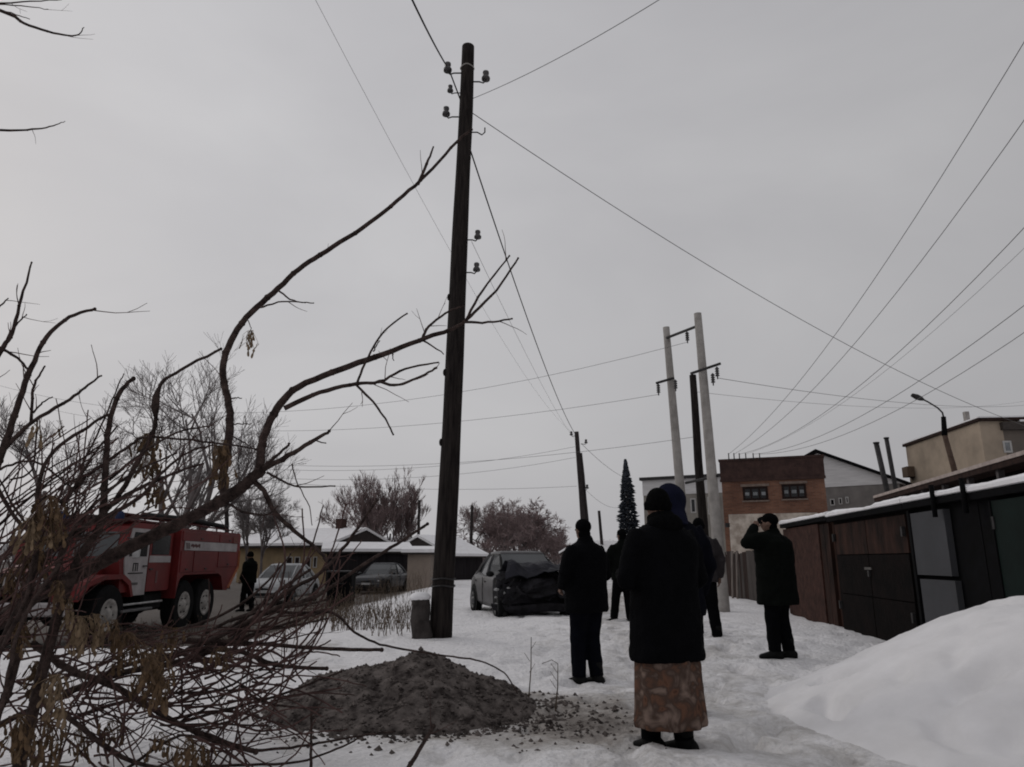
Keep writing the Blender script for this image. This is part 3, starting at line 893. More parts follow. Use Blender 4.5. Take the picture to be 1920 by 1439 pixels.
# street lamp
Y = 30
a, b = at(1789, 880, Y), at(1769, 782, Y)
base = a + (a - b) * ((a.z + .4) / (b.z - a.z))
t = thing('street_lamp', tuple(base), 'street lamp on leaning brown post with curved arm before the beige block', 'street lamp')
mb = MB(); k1 = at(1771, 815, Y); mb.tube([base, a, k1], [.15, .115, .10], 12); mesh_obj('post', mb, mat('rusty_lamp_post', (.10, .07, .055), (.06, .04, .032), .9, .1, 5), t, True)
mb = MB(); mb.tube([k1 - Vector((0, 0, .05)), b], [.115, .095], 12); mesh_obj('sleeve', mb, M_BLACK, t, True)
arm = [b, at(1767, 774, Y), at(1758, 765, Y - .1), at(1740, 754, Y - .3), at(1728, 748, Y - .4)]
mb = MB(); mb.tube(arm, .035, 8); mesh_obj('arm', mb, M_STEEL, t, True)
e0, e1 = at(1732, 750, Y - .4), at(1710, 741, Y - .7)
mb = MB(); mb.tube([e0, e0.lerp(e1, .25), e0.lerp(e1, .6), e1], [.045, (.075, .10), (.085, .12), (.05, .08)], 10); mesh_obj('lamp_head', mb, M_STEEL, t, True)

# ================================================================== WIRES
def wire(a, b, sag, label, r=.0055, m=M_WIRE, n=28, e=(0, 1)):
    a, b = Vector(a), Vector(b); mb = MB()
    pts = [a + (b - a) * t_ - Vector((0, 0, sag * 4 * t_ * (1 - t_))) for t_ in (e[0] + (e[1] - e[0]) * i / n for i in range(n + 1))]
    mb.tube(pts, r * (.62 if m is M_WIRE else .8), 5)
    single('overhead_wire', mb, m, tuple(a.lerp(b, .5)), label, 'wire', 'overhead wires', True)
ptop = lambda py, s_: on_pole(py, s_)
def ext(px, py, Y): return at(px, py, Y)
# from the main pole
wire(i1 + Vector((-.02, -.05, -.02)), at(745, -60, 6.2), .05, 'thick black cable rising from the pole top to the upper left', .016, M_WIREB, e=(0, 2))
wire(i1, on_pole(190, -.9), .0, 'short black jumper cable on the left of the pole top', .016, M_WIREB, 6)
wire(on_pole(190, .9), at(1330, -60, 7.0), .12, 'wire climbing from the pole top to the upper right corner of sky', .0085, e=(0, 1.6))
wire(on_pole(212, .9), at(1925, 800, 22), .55, 'long wire sagging from the pole down to the far right above the block', .012, e=(0, 1.4))
wire(on_pole(278, .9), at(1077, 812, 38.8), .5, 'dark cable falling steeply from main pole to braced pole', .017, M_WIREB)
wire(at(1090, 832, 38.8), at(1182, 900, 62), .3, 'wire running on from the braced pole toward the spruce', .02)
wire(at(1098, 918, 38.8), at(1170, 948, 58), .5, 'lower thin wire from the braced pole toward the spruce', .014)
wire(at(560, -60, 7.5), at(1079, 816, 38.9), .9, 'faint thin wire slanting behind the main pole from the top edge', .005, e=(-.4, 1))
wire(on_pole(455, .9) + Vector((.1, 0, 0)), at(1079, 826, 38.9), .3, 'faint thin wire from mid pole toward the braced pole', .006)
# crossing wires at left/middle
wire(at(470, 808, 26), HI[1], .3, 'thin wire reaching the left arm of the concrete frame from the left', .009, e=(-.8, 1))
wire(at(-40, 712, 30), HI[0], 1.7, 'highest thin wire reaching the concrete frame from behind the main pole', .009, e=(-.4, 1))
wire(at(520, 872, 30), at(1300, 820, 21.4), .35, 'thin wire passing under the braced pole top to the dark pole', .010, e=(-.9, 1))
wire(at(500, 880, 36), at(1078, 838, 38.8), .5, 'upper of the level wires ending at the braced pole', .013, e=(-1, 1))
wire(at(500, 896, 36), at(1079, 858, 38.8), .5, 'middle of the level wires ending at the braced pole', .013, e=(-1, 1))
wire(at(520, 905, 36), at(1082, 912, 38.8), .25, 'lowest level wire ending low on the braced pole', .013, e=(-1, 1))
# to the right: substation feeders
roofz = [at(px, 852, 40.5) for px in (1366, 1376, 1386, 1398, 1412, 1424)]
ends = [(1935, 55, 13), (1935, 205, 14), (1935, 412, 15), (1935, 452, 17), (1935, 562, 16), (1935, 614, 18)]
names = ['steepest', 'second steepest', 'third steepest', 'faint fourth', 'fifth', 'lowest']
for k, (e, r_) in enumerate(zip(ends, roofz)):
    wire(at(*e), r_, 1.0 if k < 3 else .8, f'{names[k]} of the feeder wires fanning from the right edge to the brick building', .016 if k != 3 else .009, e=(-.5, 1))
wire(HI[3], at(1925, 760, 40), .35, 'level thin wire leaving the concrete frame to the right', .012, e=(0, 1.3))
wire(at(1304, 735, 21.4), at(1925, 752, 46), .5, 'second level thin wire leaving the dark pole to the right', .009, e=(0, 1.3))
# feeder posts on the roof of the brick building
for k, r_ in enumerate(roofz):
    mb = MB(); mb.tube([r_ + Vector((0, 0, -.35)), r_ + Vector((0, 0, .06))], .03, 6)
    o = mesh_obj('roof_bracket', mb, M_STEEL, bpy.data.objects['brick_building'], True)

# ================================================================== PEOPLE
M_SKIN = mat('skin', (.17, .105, .08), (.13, .08, .06), .7, .2, 20)
M_CLOTHB = mat('black_cloth', (.0042, .0043, .0052), (.0028, .0028, .0034), .95, .03, 8, 5, .3, 60)
M_CLOTHN = mat('navy_cloth', (.0048, .0052, .0085), (.0032, .0034, .0055), .95, .03, 8, 5, .3, 60)
M_CLOTHH = mat('dark_blue_hood', (.011, .012, .027), (.007, .008, .017), .95, .04, 8, 5, .3, 60)
M_CLOTHG = mat('grey_cloth', (.042, .037, .039), (.026, .023, .024), .95, .05, 6, 6, .3, 60)
M_CLOTHGR = mat('olive_black_cloth', (.0052, .0062, .0055), (.0034, .004, .0036), .95, .03, 8, 5, .3, 60)
M_BOOT = mat('black_boot', (.006, .006, .0065), (.004, .004, .004), .7, .12, 12)
M_HAT = mat('black_knit', (.0045, .0045, .005), (.0028, .0028, .003), .98, .02, 40, 4, .5, 90)
M_PHONE = mat('phone', (.05, .05, .055), None, .3, .4)
def skirt_mat():
    m = bpy.data.materials.new('patterned_brown_skirt')
    m.use_nodes = True
    t = m.node_tree; b = t.nodes['Principled BSDF']; b.inputs['Roughness'].default_value = .95; b.inputs['Specular IOR Level'].default_value = .05
    tcn = t.nodes.new('ShaderNodeTexCoord')
    v = t.nodes.new('ShaderNodeTexVoronoi'); v.inputs['Scale'].default_value = 13; v.feature = 'SMOOTH_F1'
    n = t.nodes.new('ShaderNodeTexNoise'); n.inputs['Scale'].default_value = 9; n.inputs['Detail'].default_value = 6; n.inputs['Distortion'].default_value = 1.2
    mx = t.nodes.new('ShaderNodeMath'); mx.operation = 'MULTIPLY_ADD'; mx.inputs[1].default_value = .55; 
    t.links.new(tcn.outputs['Object'], v.inputs['Vector']); t.links.new(tcn.outputs['Object'], n.inputs['Vector'])
    t.links.new(v.outputs['Distance'], mx.inputs[0]); t.links.new(n.outputs['Fac'], mx.inputs[2])
    r = t.nodes.new('ShaderNodeValToRGB'); e = r.color_ramp.elements
    e[0].position = .38; e[0].color = (.022, .012, .010, 1); e[1].position = .95; e[1].color = (.20, .145, .12, 1)
    x = e.new(.55); x.color = (.135, .070, .047, 1); x = e.new(.72); x.color = (.065, .044, .036, 1)
    t.links.new(mx.outputs[0], r.inputs['Fac']); t.links.new(r.outputs['Color'], b.inputs['Base Color'])
    return m
M_SKIRT = skirt_mat()
fold_tex = bpy.data.textures.new('cloth_folds', 'CLOUDS')
fold_tex.noise_scale = 0.11; fold_tex.noise_depth = 2

def solid(name, mb, m, parent, vox=.014, fold=0.0, smooth_it=3):
    o = mesh_obj(name, mb, m, parent, False, world=False)
    md = o.modifiers.new('remesh', 'REMESH'); md.mode = 'VOXEL'; md.voxel_size = vox; md.use_smooth_shade = True
    s_ = o.modifiers.new('smooth', 'SMOOTH'); s_.factor = .5; s_.iterations = smooth_it
    if fold:
        d = o.modifiers.new('folds', 'DISPLACE'); d.texture = fold_tex; d.strength = fold; d.mid_level = .5; d.texture_coords = 'LOCAL'
    return o
def torso(mb, rings, seg=20):
    rr = []
    for (z, rx, ry, cx, cy) in rings:
        ring = []
        for k in range(seg):
            a = 2 * math.pi * k / seg
            c, s_ = math.cos(a), math.sin(a)
            e = .82
            ring.append((cx + rx * math.copysign(abs(c) ** e, c), cy + ry * math.copysign(abs(s_) ** e, s_), z))
        rr.append(ring)
    mb.loft(rr)
def limb(mb, pts, rad, seg=12):
    """polyline with smooth joints"""
    P = [Vector(p) for p in pts]; out, rr = [], []
    for i in range(len(P) - 1):
        for k in range(5):
            t = k / 5
            out.append(P[i].lerp(P[i + 1], t)); rr.append(rad[i] + (rad[i + 1] - rad[i]) * t)
    out.append(P[-1]); rr.append(rad[-1])
    mb.tube(out, rr, seg)
def hand(mb, wrist, d, nrm, s=1.0):
    """palm, four fingers of unequal length with bends, thumb on the side"""
    d = Vector(d).normalized(); nrm = Vector(nrm); nrm = (nrm - d * nrm.dot(d)).normalized(); side = d.cross(nrm)
    w_ = Vector(wrist)
    mb.tube([w_, w_ + d * .03, w_ + d * .085], [(.026, .02), (.040, .017), (.042, .015)], 10)
    for k, (off, ln) in enumerate(((-.031, .062), (-.011, .074), (.010, .069), (.030, .055))):
        b = w_ + d * .082 + side * off
        p1 = b + d * ln * .45; p2 = p1 + (d * .8 + nrm * .55).normalized() * ln * .33; p3 = p2 + (d * .4 + nrm * .9).normalized() * ln * .27
        mb.tube([b - d * .01, p1, p2, p3], [.0095, .009, .0085, .0065], 7)
    b = w_ + d * .03 - side * .032
    mb.tube([b, b + (d * .6 - side * .8).normalized() * .03, b + (d * .85 - side * .5 + nrm * .2).normalized() * .062], [.013, .011, .008], 7)

def person(loc, Hh, rz, label, jacket, trousers, hat, hat_kind='cap', hem=.78, girth=1.0, armL=None, armR=None,
           feet=((-.10, .02, 8), (.10, -.02, -8)), lean=0.0, head_pitch=10, head_yaw=0, vox=.014, skirt=False, collar=True, bag=None, hood=None, phone=False, legs_spread=None, coat_flare=1.0):
    t = thing('person', loc, label, 'person', 'onlookers standing in the snow', rz)
    S = Hh / 1.76
    t.scale = (S, S, S)
    ROOTM[t.name] = ROOTM[t.name] @ Matrix.Scale(S, 4)
    G = girth
    ly = lean
    # joints, local: +y faces forward, +x right
    sh = 1.43; hz = .93
    aR = armR or ((.27, -.02 + ly, 1.16), (.25, .10 + ly, .93))
    aL = armL or ((-.27, -.02 + ly, 1.16), (-.25, .10 + ly, .93))
    SR, SLf = Vector((.185, ly, sh)), Vector((-.185, ly, sh))
    hipR, hipL = Vector((.09, 0, hz)), Vector((-.09, 0, hz))
    fL, fR = feet
    def leg_pts(hip, f):
        ank = Vector((f[0], f[1], .09)); knee = hip.lerp(ank, .52) + Vector((0, .03, 0))
        return hip, knee, ank
    # ---- body: one continuous mesh
    mb = MB()
    torso(mb, [(.86, .13, .09, 0, 0), (.95, .165, .115, 0, 0), (1.08, .14, .10, 0, ly * .4), (1.25, .165, .115, 0, ly * .8), (1.38, .18, .105, 0, ly), (1.46, .12, .08, 0, ly), (1.49, .065, .065, 0, ly)], 16)
    hc = Vector((0, .03 + ly, 1.64))
    limb(mb, [(0, ly - .005, 1.45), (0, ly + .02, 1.58)], [.06, .055])
    Mh = Euler((-R(head_pitch) * -1, 0, R(head_yaw))).to_matrix().to_4x4()
    def hp(x, y, z): return hc + (Mh.to_3x3() @ Vector((x, y, z)))
    mb.ell(hc, (.076, .096, .118), 14, 10, Mh)
    mb.ell(hp(0, .03, -.05), (.058, .066, .066), 12, 7, Mh)           # jaw
    mb.tube([hp(0, .088, .02), hp(0, .112, -.022), hp(0, .095, -.035)], [.010, .016, .012], 7)   # nose
    for sx in (-1, 1):
        mb.ell(hp(sx * .078, -.005, -.005), (.010, .022, .032), 8, 5, Mh)      # ears
        mb.ell(hp(sx * .032, .088, .018), (.015, .010, .009), 8, 5, Mh)       # eyes
    mb.ell(hp(0, .092, -.062), (.026, .012, .010), 8, 5, Mh)                   # mouth
    for Sx, (e, wv) in ((SR, aR), (SLf, aL)):
        e, wv = Vector(e), Vector(wv)
        limb(mb, [Sx, e, wv], [.052, .041, .028])
        d = (wv - e).normalized()
        hand(mb, wv, d, Vector((-math.copysign(1, Sx.x), .3, 0)))
    for hip, f in ((hipL, fL), (hipR, fR)):
        a, k, an = leg_pts(hip, f)
        limb(mb, [a, k, an], [.085, .055, .040])
        fd = Vector((-math.sin(R(f[2])), math.cos(R(f[2])), 0))
        mb.tube([an - fd * .05 + Vector((0, 0, -.03)), an + fd * .04 + Vector((0, 0, -.035)), an + fd * .15 + Vector((0, 0, -.06))], [(.035, .03), (.042, .036), (.040, .018)], 10)
    solid('body', mb, M_SKIN, t, .0085, 0, 2)
    # ---- trousers
    if not skirt:
        mb = MB()
        torso(mb, [(.80, .16 * G, .12 * G, 0, 0), (.90, .19 * G, .14 * G, 0, 0), (1.05, .17 * G, .13 * G, 0, 0)], 16)
        for hip, f in ((hipL, fL), (hipR, fR)):
            a, k, an = leg_pts(hip, f)
            limb(mb, [a, k, k.lerp(an, .7), an + Vector((0, 0, .0))], [.115 * G, .088, .082, .078])
        solid('trousers', mb, trousers, t, vox, .018)
    else:
        mb = MB()
        rr = []
        for z, rx, ry in ((.19, .245, .205), (.21, .25, .21), (.40, .235, .195), (.62, .225, .185), (.95, .19, .16)):
            rr.append([((rx + .012 * math.sin(9 * a + z * 4)) * math.cos(a), (ry + .012 * math.sin(9 * a + z * 4)) * math.sin(a) + ly * .3, z) for a in np.linspace(0, 2 * math.pi, 60, endpoint=False)])
        mb.loft(rr)
        o = mesh_obj('skirt', mb, trousers, t, True, world=False)
        mb = MB()
        for hip, f in ((hipL, fL), (hipR, fR)):
            a, k, an = leg_pts(hip, f); limb(mb, [k, an], [.075, .068])
        solid('leggings', mb, M_CLOTHB, t, vox, .006)
    # ---- boots
    for f in feet:
        mb = MB()
        fd = Vector((-math.sin(R(f[2])), math.cos(R(f[2])), 0)); sd_ = Vector((fd.y, -fd.x, 0)); an = Vector((f[0], f[1], 0))
        prof = [(-.095, .035, .075), (-.075, .045, .10), (-.02, .050, .125), (.05, .052, .095), (.12, .055, .072), (.175, .045, .055), (.195, .025, .035)]
        rings = []
        for (q, wd, hh) in prof:
            c = an + fd * q
            rings.append([c + sd_ * (wd * math.cos(b)) + Vector((0, 0, max(0, hh * .5 + hh * .5 * math.sin(b)))) for b in np.linspace(0, 2 * math.pi, 12, endpoint=False)])
        mb.loft(rings)
        mb.tube([an + Vector((0, 0, .05)), an + Vector((0, 0, .24))], [.062, .070], 12)
        solid('boot', mb, M_BOOT, t, .010, 0, 2)
    # ---- jacket with sleeves
    mb = MB()
    cf = coat_flare
    torso(mb, [(hem, .215 * G * cf, .165 * G * cf, 0, ly * .2), (hem + .03, .222 * G * cf, .172 * G * cf, 0, ly * .2), (.98, .21 * G, .165 * G, 0, ly * .4), (1.12, .205 * G, .160 * G, 0, ly * .5), (1.28, .225 * G, .165 * G, 0, ly * .8),
               (1.40, .225 * G, .15 * G, 0, ly), (1.47, .16 * G, .115 * G, 0, ly), (1.52, .085, .085, 0, ly + .01)], 22)
    for Sx, (e, wv) in ((SR, aR), (SLf, aL)):
        e, wv = Vector(e), Vector(wv)
        limb(mb, [Sx + Vector((-Sx.x * .15, 0, -.01)), Sx.lerp(e, .5), e, e.lerp(wv, .6), wv], [.092 * G, .084 * G, .076, .066, .056])
        mb.ell(e, (.08, .08, .08), 12, 8)
    if collar:
        mb.tube([(0, ly - .01, 1.48), (0, ly + .012, 1.565)], [.095, .088], 14)
    jk = solid('jacket' if hem > .7 else 'coat', mb, jacket, t, vox, .022)
    # ---- head wear
    if hat_kind == 'cap':
        mb = MB(); mb.ell(hp(0, -.006, .045), (.090, .108, .088), 16, 9, Mh)
        mb.tube([hp(0, .07, .035), hp(0, .125, .022), hp(0, .155, .012)], [(.075, .012), (.066, .011), (.045, .008)], 12)
        solid('cap', mb, hat, t, .008, 0, 2)
        mb = MB(); mb.ell(hp(0, -.045, -.035), (.076, .060, .070), 12, 7, Mh); solid('hair', mb, M_HAT, t, .009, 0, 2)
    elif hat_kind == 'beanie':
        mb = MB(); mb.ell(hp(0, -.008, .030), (.084, .104, .100), 16, 9, Mh); mb.tube([hp(0, -.01, -.035), hp(0, -.005, .02)], [(.082, .097), (.086, .104)], 16)
        solid('knit_hat', mb, hat, t, .009, .004, 2)
    if skirt:
        mb = MB(); mb.ell((0, ly - .055, 1.50), (.135, .105, .085), 16, 8); mb.tube([(0, ly - .02, 1.46), (0, ly + .01, 1.58)], [(.125, .115), (.098, .095)], 14)
        solid('fur_collar', mb, hat, t, .012, .02, 2)
    if hood:
        mb = MB(); mb.ell(hp(0, -.02, .01), (.128, .14, .15), 16, 10, Mh); mb.tube([(0, ly - .03, 1.44), (0, ly, 1.58)], [(.15, .13), (.11, .11)], 14)
        solid('hood', mb, hood, t, .012, .012, 2)
    if phone:
        e, wv = armL; wv = Vector(wv)
        mb = MB(); mb.bbox(wv + Vector((.03, .09, .06)), (.075, .012, .15), .005); mesh_obj('phone', mb, M_PHONE, t, world=False)
    return t

def gl(px, Y):
    p = gp(px, Y); return (p.x, p.y, min(gfull(p.x + a, p.y + b) for a in (-.15, 0, .15) for b in (-.15, 0, .15)))
# man in black jacket, left of the woman
person(gl(1103, 8.4), 1.78, R(42), 'man in black jacket and cap standing alone before the wrecked car', M_CLOTHB, M_CLOTHN, M_HAT, 'cap', .76, 1.2,
       armR=((.30, -.02, 1.16), (.22, .14, .98)), armL=((-.30, .03, 1.17), (-.19, .19, 1.02)), feet=((-.09, .05, 18), (.08, -.05, 4)), head_yaw=-22)
# woman with long coat and patterned skirt
person(gl(1259, 5.0), 1.69, R(26), 'woman in long black coat and brown patterned skirt seen from behind', M_CLOTHB, M_SKIRT, M_HAT, 'beanie', .60, 1.17,
       armR=((.30, .0, 1.14), (.20, .20, 1.16)), armL=((-.30, .0, 1.14), (-.20, .20, 1.16)), feet=((-.09, .10, 40), (.09, -.02, 25)), skirt=True, hood=None, vox=.012, coat_flare=1.02, head_yaw=-14)
# hooded person just behind her
person(gl(1277, 6.1), 1.84, R(10), 'person in dark blue hood standing close behind the woman in black coat', M_CLOTHN, M_CLOTHB, M_HAT, 'beanie', .78, 1.05, hood=M_CLOTHH, vox=.014)
# grey jacket, right of the woman
person(gl(1322, 11.4), 1.84, R(-8), 'person in grey jacket and dark trousers half hidden at the right of the woman', M_CLOTHG, M_CLOTHB, M_HAT, 'beanie', .84, 1.06,
       armR=((.29, .02, 1.16), (.27, .10, .90)), feet=((-.08, .10, 10), (.17, -.04, -22)), vox=.018)
# person partly hidden, left of the woman
person(gl(1172, 14.4), 1.76, R(20), 'person in black partly hidden at the left of the woman in the coat', M_CLOTHGR, M_CLOTHB, M_HAT, 'cap', .80, 1.1,
       armL=((-.31, .05, 1.18), (-.26, .17, .98)), feet=((-.16, .14, 30), (.10, -.02, 0)), vox=.02)
# man on the right with raised arm
person(gl(1468, 9.46), 1.77, R(48), 'man in black raising his arm to his face beside the garages', M_CLOTHGR, M_CLOTHB, M_HAT, 'cap', .64, 1.34,
       armL=((-.42, .16, 1.39), (-.13, .17, 1.60)), armR=((.29, -.03, 1.15), (.24, .12, .95)), feet=((-.07, .06, 25), (.09, -.05, 10)), head_yaw=8)
# figure at the tail of the fire engine
person(gl(462, 23.2), 1.80, R(70), 'dark clothed person standing at the tail of the fire engine', M_CLOTHGR, M_CLOTHB, M_HAT, 'beanie', .82, 1.12,
       armR=((.30, .06, 1.18), (.30, .24, 1.02)), feet=((-.10, .10, 8), (.10, -.10, -4)), vox=.024)

# ================================================================== VEHICLES
M_TYRE = mat('tyre_rubber', (.010, .010, .011), (.006, .006, .006), .9, .1, 10)
M_RIMW = mat('dusty_rim', (.38, .36, .34), (.20, .19, .18), .7, .2, 8)
M_RIMG = mat('grey_rim', (.12, .12, .125), (.06, .06, .06), .5, .3, 8)
M_CARGLASS = mat('car_glass', (.045, .05, .055), (.03, .033, .036), .12, .5, 2)
M_HEADL = mat('headlamp_glass', (.38, .38, .38), (.22, .22, .22), .2, .5, 6)
M_DARKPL = mat('dark_plastic', (.012, .012, .013), (.007, .007, .007), .8, .15, 8)
def wheel(parent, c, r, wd, rimm, side, rr=.58):
    mb = MB()
    mb.lathe([(r * rr, -wd / 2), (r * .92, -wd / 2), (r, -wd * .36), (r, wd * .36), (r * .92, wd / 2), (r * rr, wd / 2), (r * rr, -wd / 2)], c, 'y', 24, False)
    ty = mesh_obj('wheel', mb, M_TYRE, parent, False, world=False); autosmooth(ty, 40)
    mb = MB(); y = side * wd / 2
    mb.lathe([(r * rr, y - side * .06), (r * rr * .98, y + side * .004), (r * rr * .82, y - side * .02), (r * rr * .5, y - side * .045), (r * rr * .34, y + side * .01), (r * rr * .2, y + side * .03), (.01, y + side * .03)], c, 'y', 20)
    rm = mesh_obj('rim', mb, rimm, ty, True, world=False)
    mb = MB()
    for k in range(6):
        a = k * math.pi / 3; mb.lathe([(.018, -.01), (.018, .012), (.005, .014)] if side > 0 else [(.018, .01), (.018, -.012), (.005, -.014)], (c[0] + r * rr * .55 * math.cos(a), c[1] + y - side * .02, c[2] + r * rr * .55 * math.sin(a)), 'y', 6)
    mesh_obj('wheel_nuts', mb, M_STEEL, ty, True, world=False)
    return ty

# ---- fire engine (6x6, bonneted). local: +x forward, +y its left side, origin under first rear axle
M_RED = mat('fire_red_paint', (.135, .012, .012), (.085, .009, .009), .55, .25, 2, 6)
M_REDD = mat('dull_red_paint', (.065, .009, .010), (.038, .007, .007), .7, .15, 3, 6)
M_WHITE = mat('dirty_white_paint', (.36, .335, .34), (.25, .235, .235), .6, .2, 3, 6)
M_ORANGE = mat('reflective_orange', (.26, .085, .035), (.18, .06, .03), .6, .2, 6)
fx, fy = -9.05, 18.2
fz = g(fx + .6, fy) 
ft = thing('fire_engine', (fx, fy, fz), 'red fire engine with white doors and white side stripe behind the bush', 'fire engine', None, R(-90))
def fp(name, mb, m, par=None, sm_=False):
    o = mesh_obj(name, mb, m, par or ft, False, world=False)
    return autosmooth(o, 40) if sm_ else o
mb = MB(); mb.box((.8, .43, .80), (7.2, .10, .22)); mb.box((.8, -.43, .80), (7.2, .10, .22))
for x in (-2.2, -.6, 1.2, 3.35): mb.box((x, 0, .78), (.12, .9, .14))
fp('chassis', mb, M_DARKPL)
for (x, s_) in ((0, 1), (-1.25, 1), (3.35, 1), (0, -1), (-1.25, -1), (3.35, -1)):
    wheel(ft, (x, s_ * .95, .585), .585, .32, M_RIMW, s_, .55)
for x in (0, -1.25, 3.35):
    mb = MB(); mb.tube([(x, -.8, .58), (x, .8, .58)], .09, 10); mb.ell((x, 0, .58), (.2, .2, .2)); fp('axle', mb, M_DARKPL, None, True)
# superstructure with wheel arch and tail rake
prof = [(.78, .78), (.72, 1.02), (.62, 1.22), (.40, 1.30), (-1.65, 1.30), (-1.87, 1.22), (-1.98, .98), (-2.05, .86), (-2.32, .84), (-3.02, 1.42), (-3.06, 2.30), (-2.98, 2.38), (.72, 2.38), (.78, 2.32)]
mb = MB(); mb.prism(prof, -1.22, 1.22); bd = fp('tank_body', mb, M_RED)
mb = MB(); mb.box((-1.1, 1.232, 1.98), (3.35, .012, .215)); fp('side_stripe', mb, M_WHITE, bd)
mb = MB(); mb.box((-1.1, -1.232, 1.98), (3.35, .012, .215)); fp('side_stripe', mb, M_WHITE, bd)
for k, x in enumerate((.50, .43, .35)):    # slanted dark strokes of lettering at the head of the stripe
    mb = MB(); mb.box((0, 0, 0), (.02, .006, .15), M=Matrix.Translation((x - .02, 1.242, 1.98)) @ Matrix.Rotation(R(25), 4, 'Y')); fp('stripe_mark', mb, M_REDD, bd)
mb = MB()
for k in range(9): mb.box((.22 - k * .06, 1.242, 1.985 + .01 * math.sin(k * 2)), (.035, .006, .05 + .02 * ((k * 7) % 3)))
fp('stripe_lettering', mb, M_REDD, bd)
for (x0, x1, z0, z1) in ((.05, .70, 1.36, 1.86), (-1.45, -.02, 1.36, 1.86), (-2.9, -1.52, 1.46, 1.86), (-1.45, .70, 2.09, 2.32), (-2.9, -1.52, 2.09, 2.32)):
    mb = MB(); mb.bbox(((x0 + x1) / 2, 1.226, (z0 + z1) / 2), (x1 - x0, .018, z1 - z0), .008); lk = fp('locker_door', mb, M_RED, bd)
    mb = MB(); mb.box(((x0 + x1) / 2, 1.243, z0 + .07), (.12, .02, .03)); fp('handle', mb, M_STEEL, lk)
mb = MB(); mb.box((-2.62, 1.245, 2.18), (.34, .012, .17)); fp('plate', mb, mat('pale_red_plate', (.16, .06, .05)), bd)
mb = MB(); mb.tube([(-2.34, 1.24, .90), (-2.98, 1.24, 1.46), (-2.98, 1.24, 1.9)], [(.012, .035)] * 3, 6); fp('reflective_tape', mb, M_ORANGE, bd)
mb = MB(); mb.box((-3.068, 0, 1.9), (.012, 2.2, .8)); fp('rear_door', mb, M_REDD, bd)
# cab
cabp = [(.86, 1.0), (3.02, 1.0), (3.14, 1.62), (2.86, 2.34), (2.70, 2.42), (.92, 2.42), (.86, 2.34)]
mb = MB(); mb.prism(cabp, -1.08, 1.08); cab = fp('cab', mb, M_RED)
mb = MB(); mb.bbox((1.85, 0, 2.45), (2.05, 2.1, .07), .03); fp('roof_panel', mb, M_REDD, cab)
for s_ in (1, -1):
    y = s_ * 1.086
    # front door
    d = [(2.02, .92), (2.58, .92), (2.92, 1.30), (2.98, 1.64), (2.78, 2.30), (2.02, 2.30)]
    mb = MB(); mb.prism(d, s_ * 1.08, s_ * 1.105); dr = fp('door', mb, M_WHITE, cab)
    q = [(2.10, 1.72), (2.84, 1.72), (2.70, 2.22), (2.10, 2.22)]
    mb = MB(); mb.prism(q, s_ * 1.106, s_ * 1.112); fp('window_pane', mb, M_GLASSD, dr)
    mb = MB(); mb.box((2.16, s_ * 1.125, 1.52), (.14, .03, .03)); fp('handle', mb, M_STEEL, dr)
    # crew door
    d = [(.95, .98), (1.97, .98), (1.97, 2.30), (.95, 2.30)]
    mb = MB(); mb.prism(d, s_ * 1.08, s_ * 1.10); dr2 = fp('door', mb, M_RED, cab)
    q = [(1.05, 1.76), (1.88, 1.76), (1.88, 2.20), (1.05, 2.20)]
    mb = MB(); mb.prism(q, s_ * 1.101, s_ * 1.107); fp('window_pane', mb, M_GLASSD, dr2)
    mb = MB(); mb.box((1.46, s_ * 1.104, 1.665), (1.0, .010, .145)); fp('stripe', mb, M_WHITE, dr2)
    mb = MB(); mb.box((1.86, s_ * 1.12, 1.45), (.14, .03, .03)); fp('handle', mb, M_STEEL, dr2)
    mb = MB(); mb.box((1.55, s_ * 1.105, 1.28), (.10, .008, .26)); fp('emblem', mb, mat('faded_mark', (.14, .07, .07)), dr2)
    # door markings: tall numerals over a bar, small lettering below
    if s_ == 1:
        mb = MB()
        for x in (2.62, 2.52, 2.44): mb.box((x, 1.108, 1.50), (.032, .006, .17))
        mb.box((2.53, 1.108, 1.575), (.15, .006, .02))
        fp('door_number', mb, M_DARKPL, dr)
        mb = MB(); mb.box((2.50, 1.108, 1.375), (.62, .006, .022)); fp('door_line', mb, M_DARKPL, dr)
        mb = MB()
        for k in range(5): mb.box((2.60 - k * .055, 1.108, 1.16), (.036, .006, .05))
        fp('door_lettering', mb, mat('grey_lettering', (.09, .085, .085)), dr)
    mb = MB(); mb.tube([(2.95, s_ * 1.08, 2.1), (3.02, s_ * 1.32, 2.05), (3.02, s_ * 1.34, 1.9)], .012, 6); mi = fp('mirror_arm', mb, M_STEEL, cab)
    mb = MB(); mb.bbox((3.02, s_ * 1.34, 1.82), (.04, .16, .28), .015); fp('mirror', mb, M_HEADL, mi)
    mb = MB(); mb.bbox((2.3, s_ * 1.02, .62), (1.3, .25, .05), .01); fp('step', mb, M_RIMG)
    mb = MB(); mb.tube([(1.0, s_ * 1.02, .74), (2.95, s_ * 1.02, .74)], .025, 8); fp('side_rail', mb, M_HEADL, None, True)
for s_ in (1, -1):
    q = [(3.075, s_ * .07, 1.72), (3.075, s_ * .95, 1.72), (2.905, s_ * .92, 2.22), (2.905, s_ * .07, 2.22)]
    mb = MB(); mb.loft([[(a + .012, b, c) for a, b, c in q], [(a + .03, b, c) for a, b, c in q]]); fp('windscreen', mb, M_CARGLASS, cab)
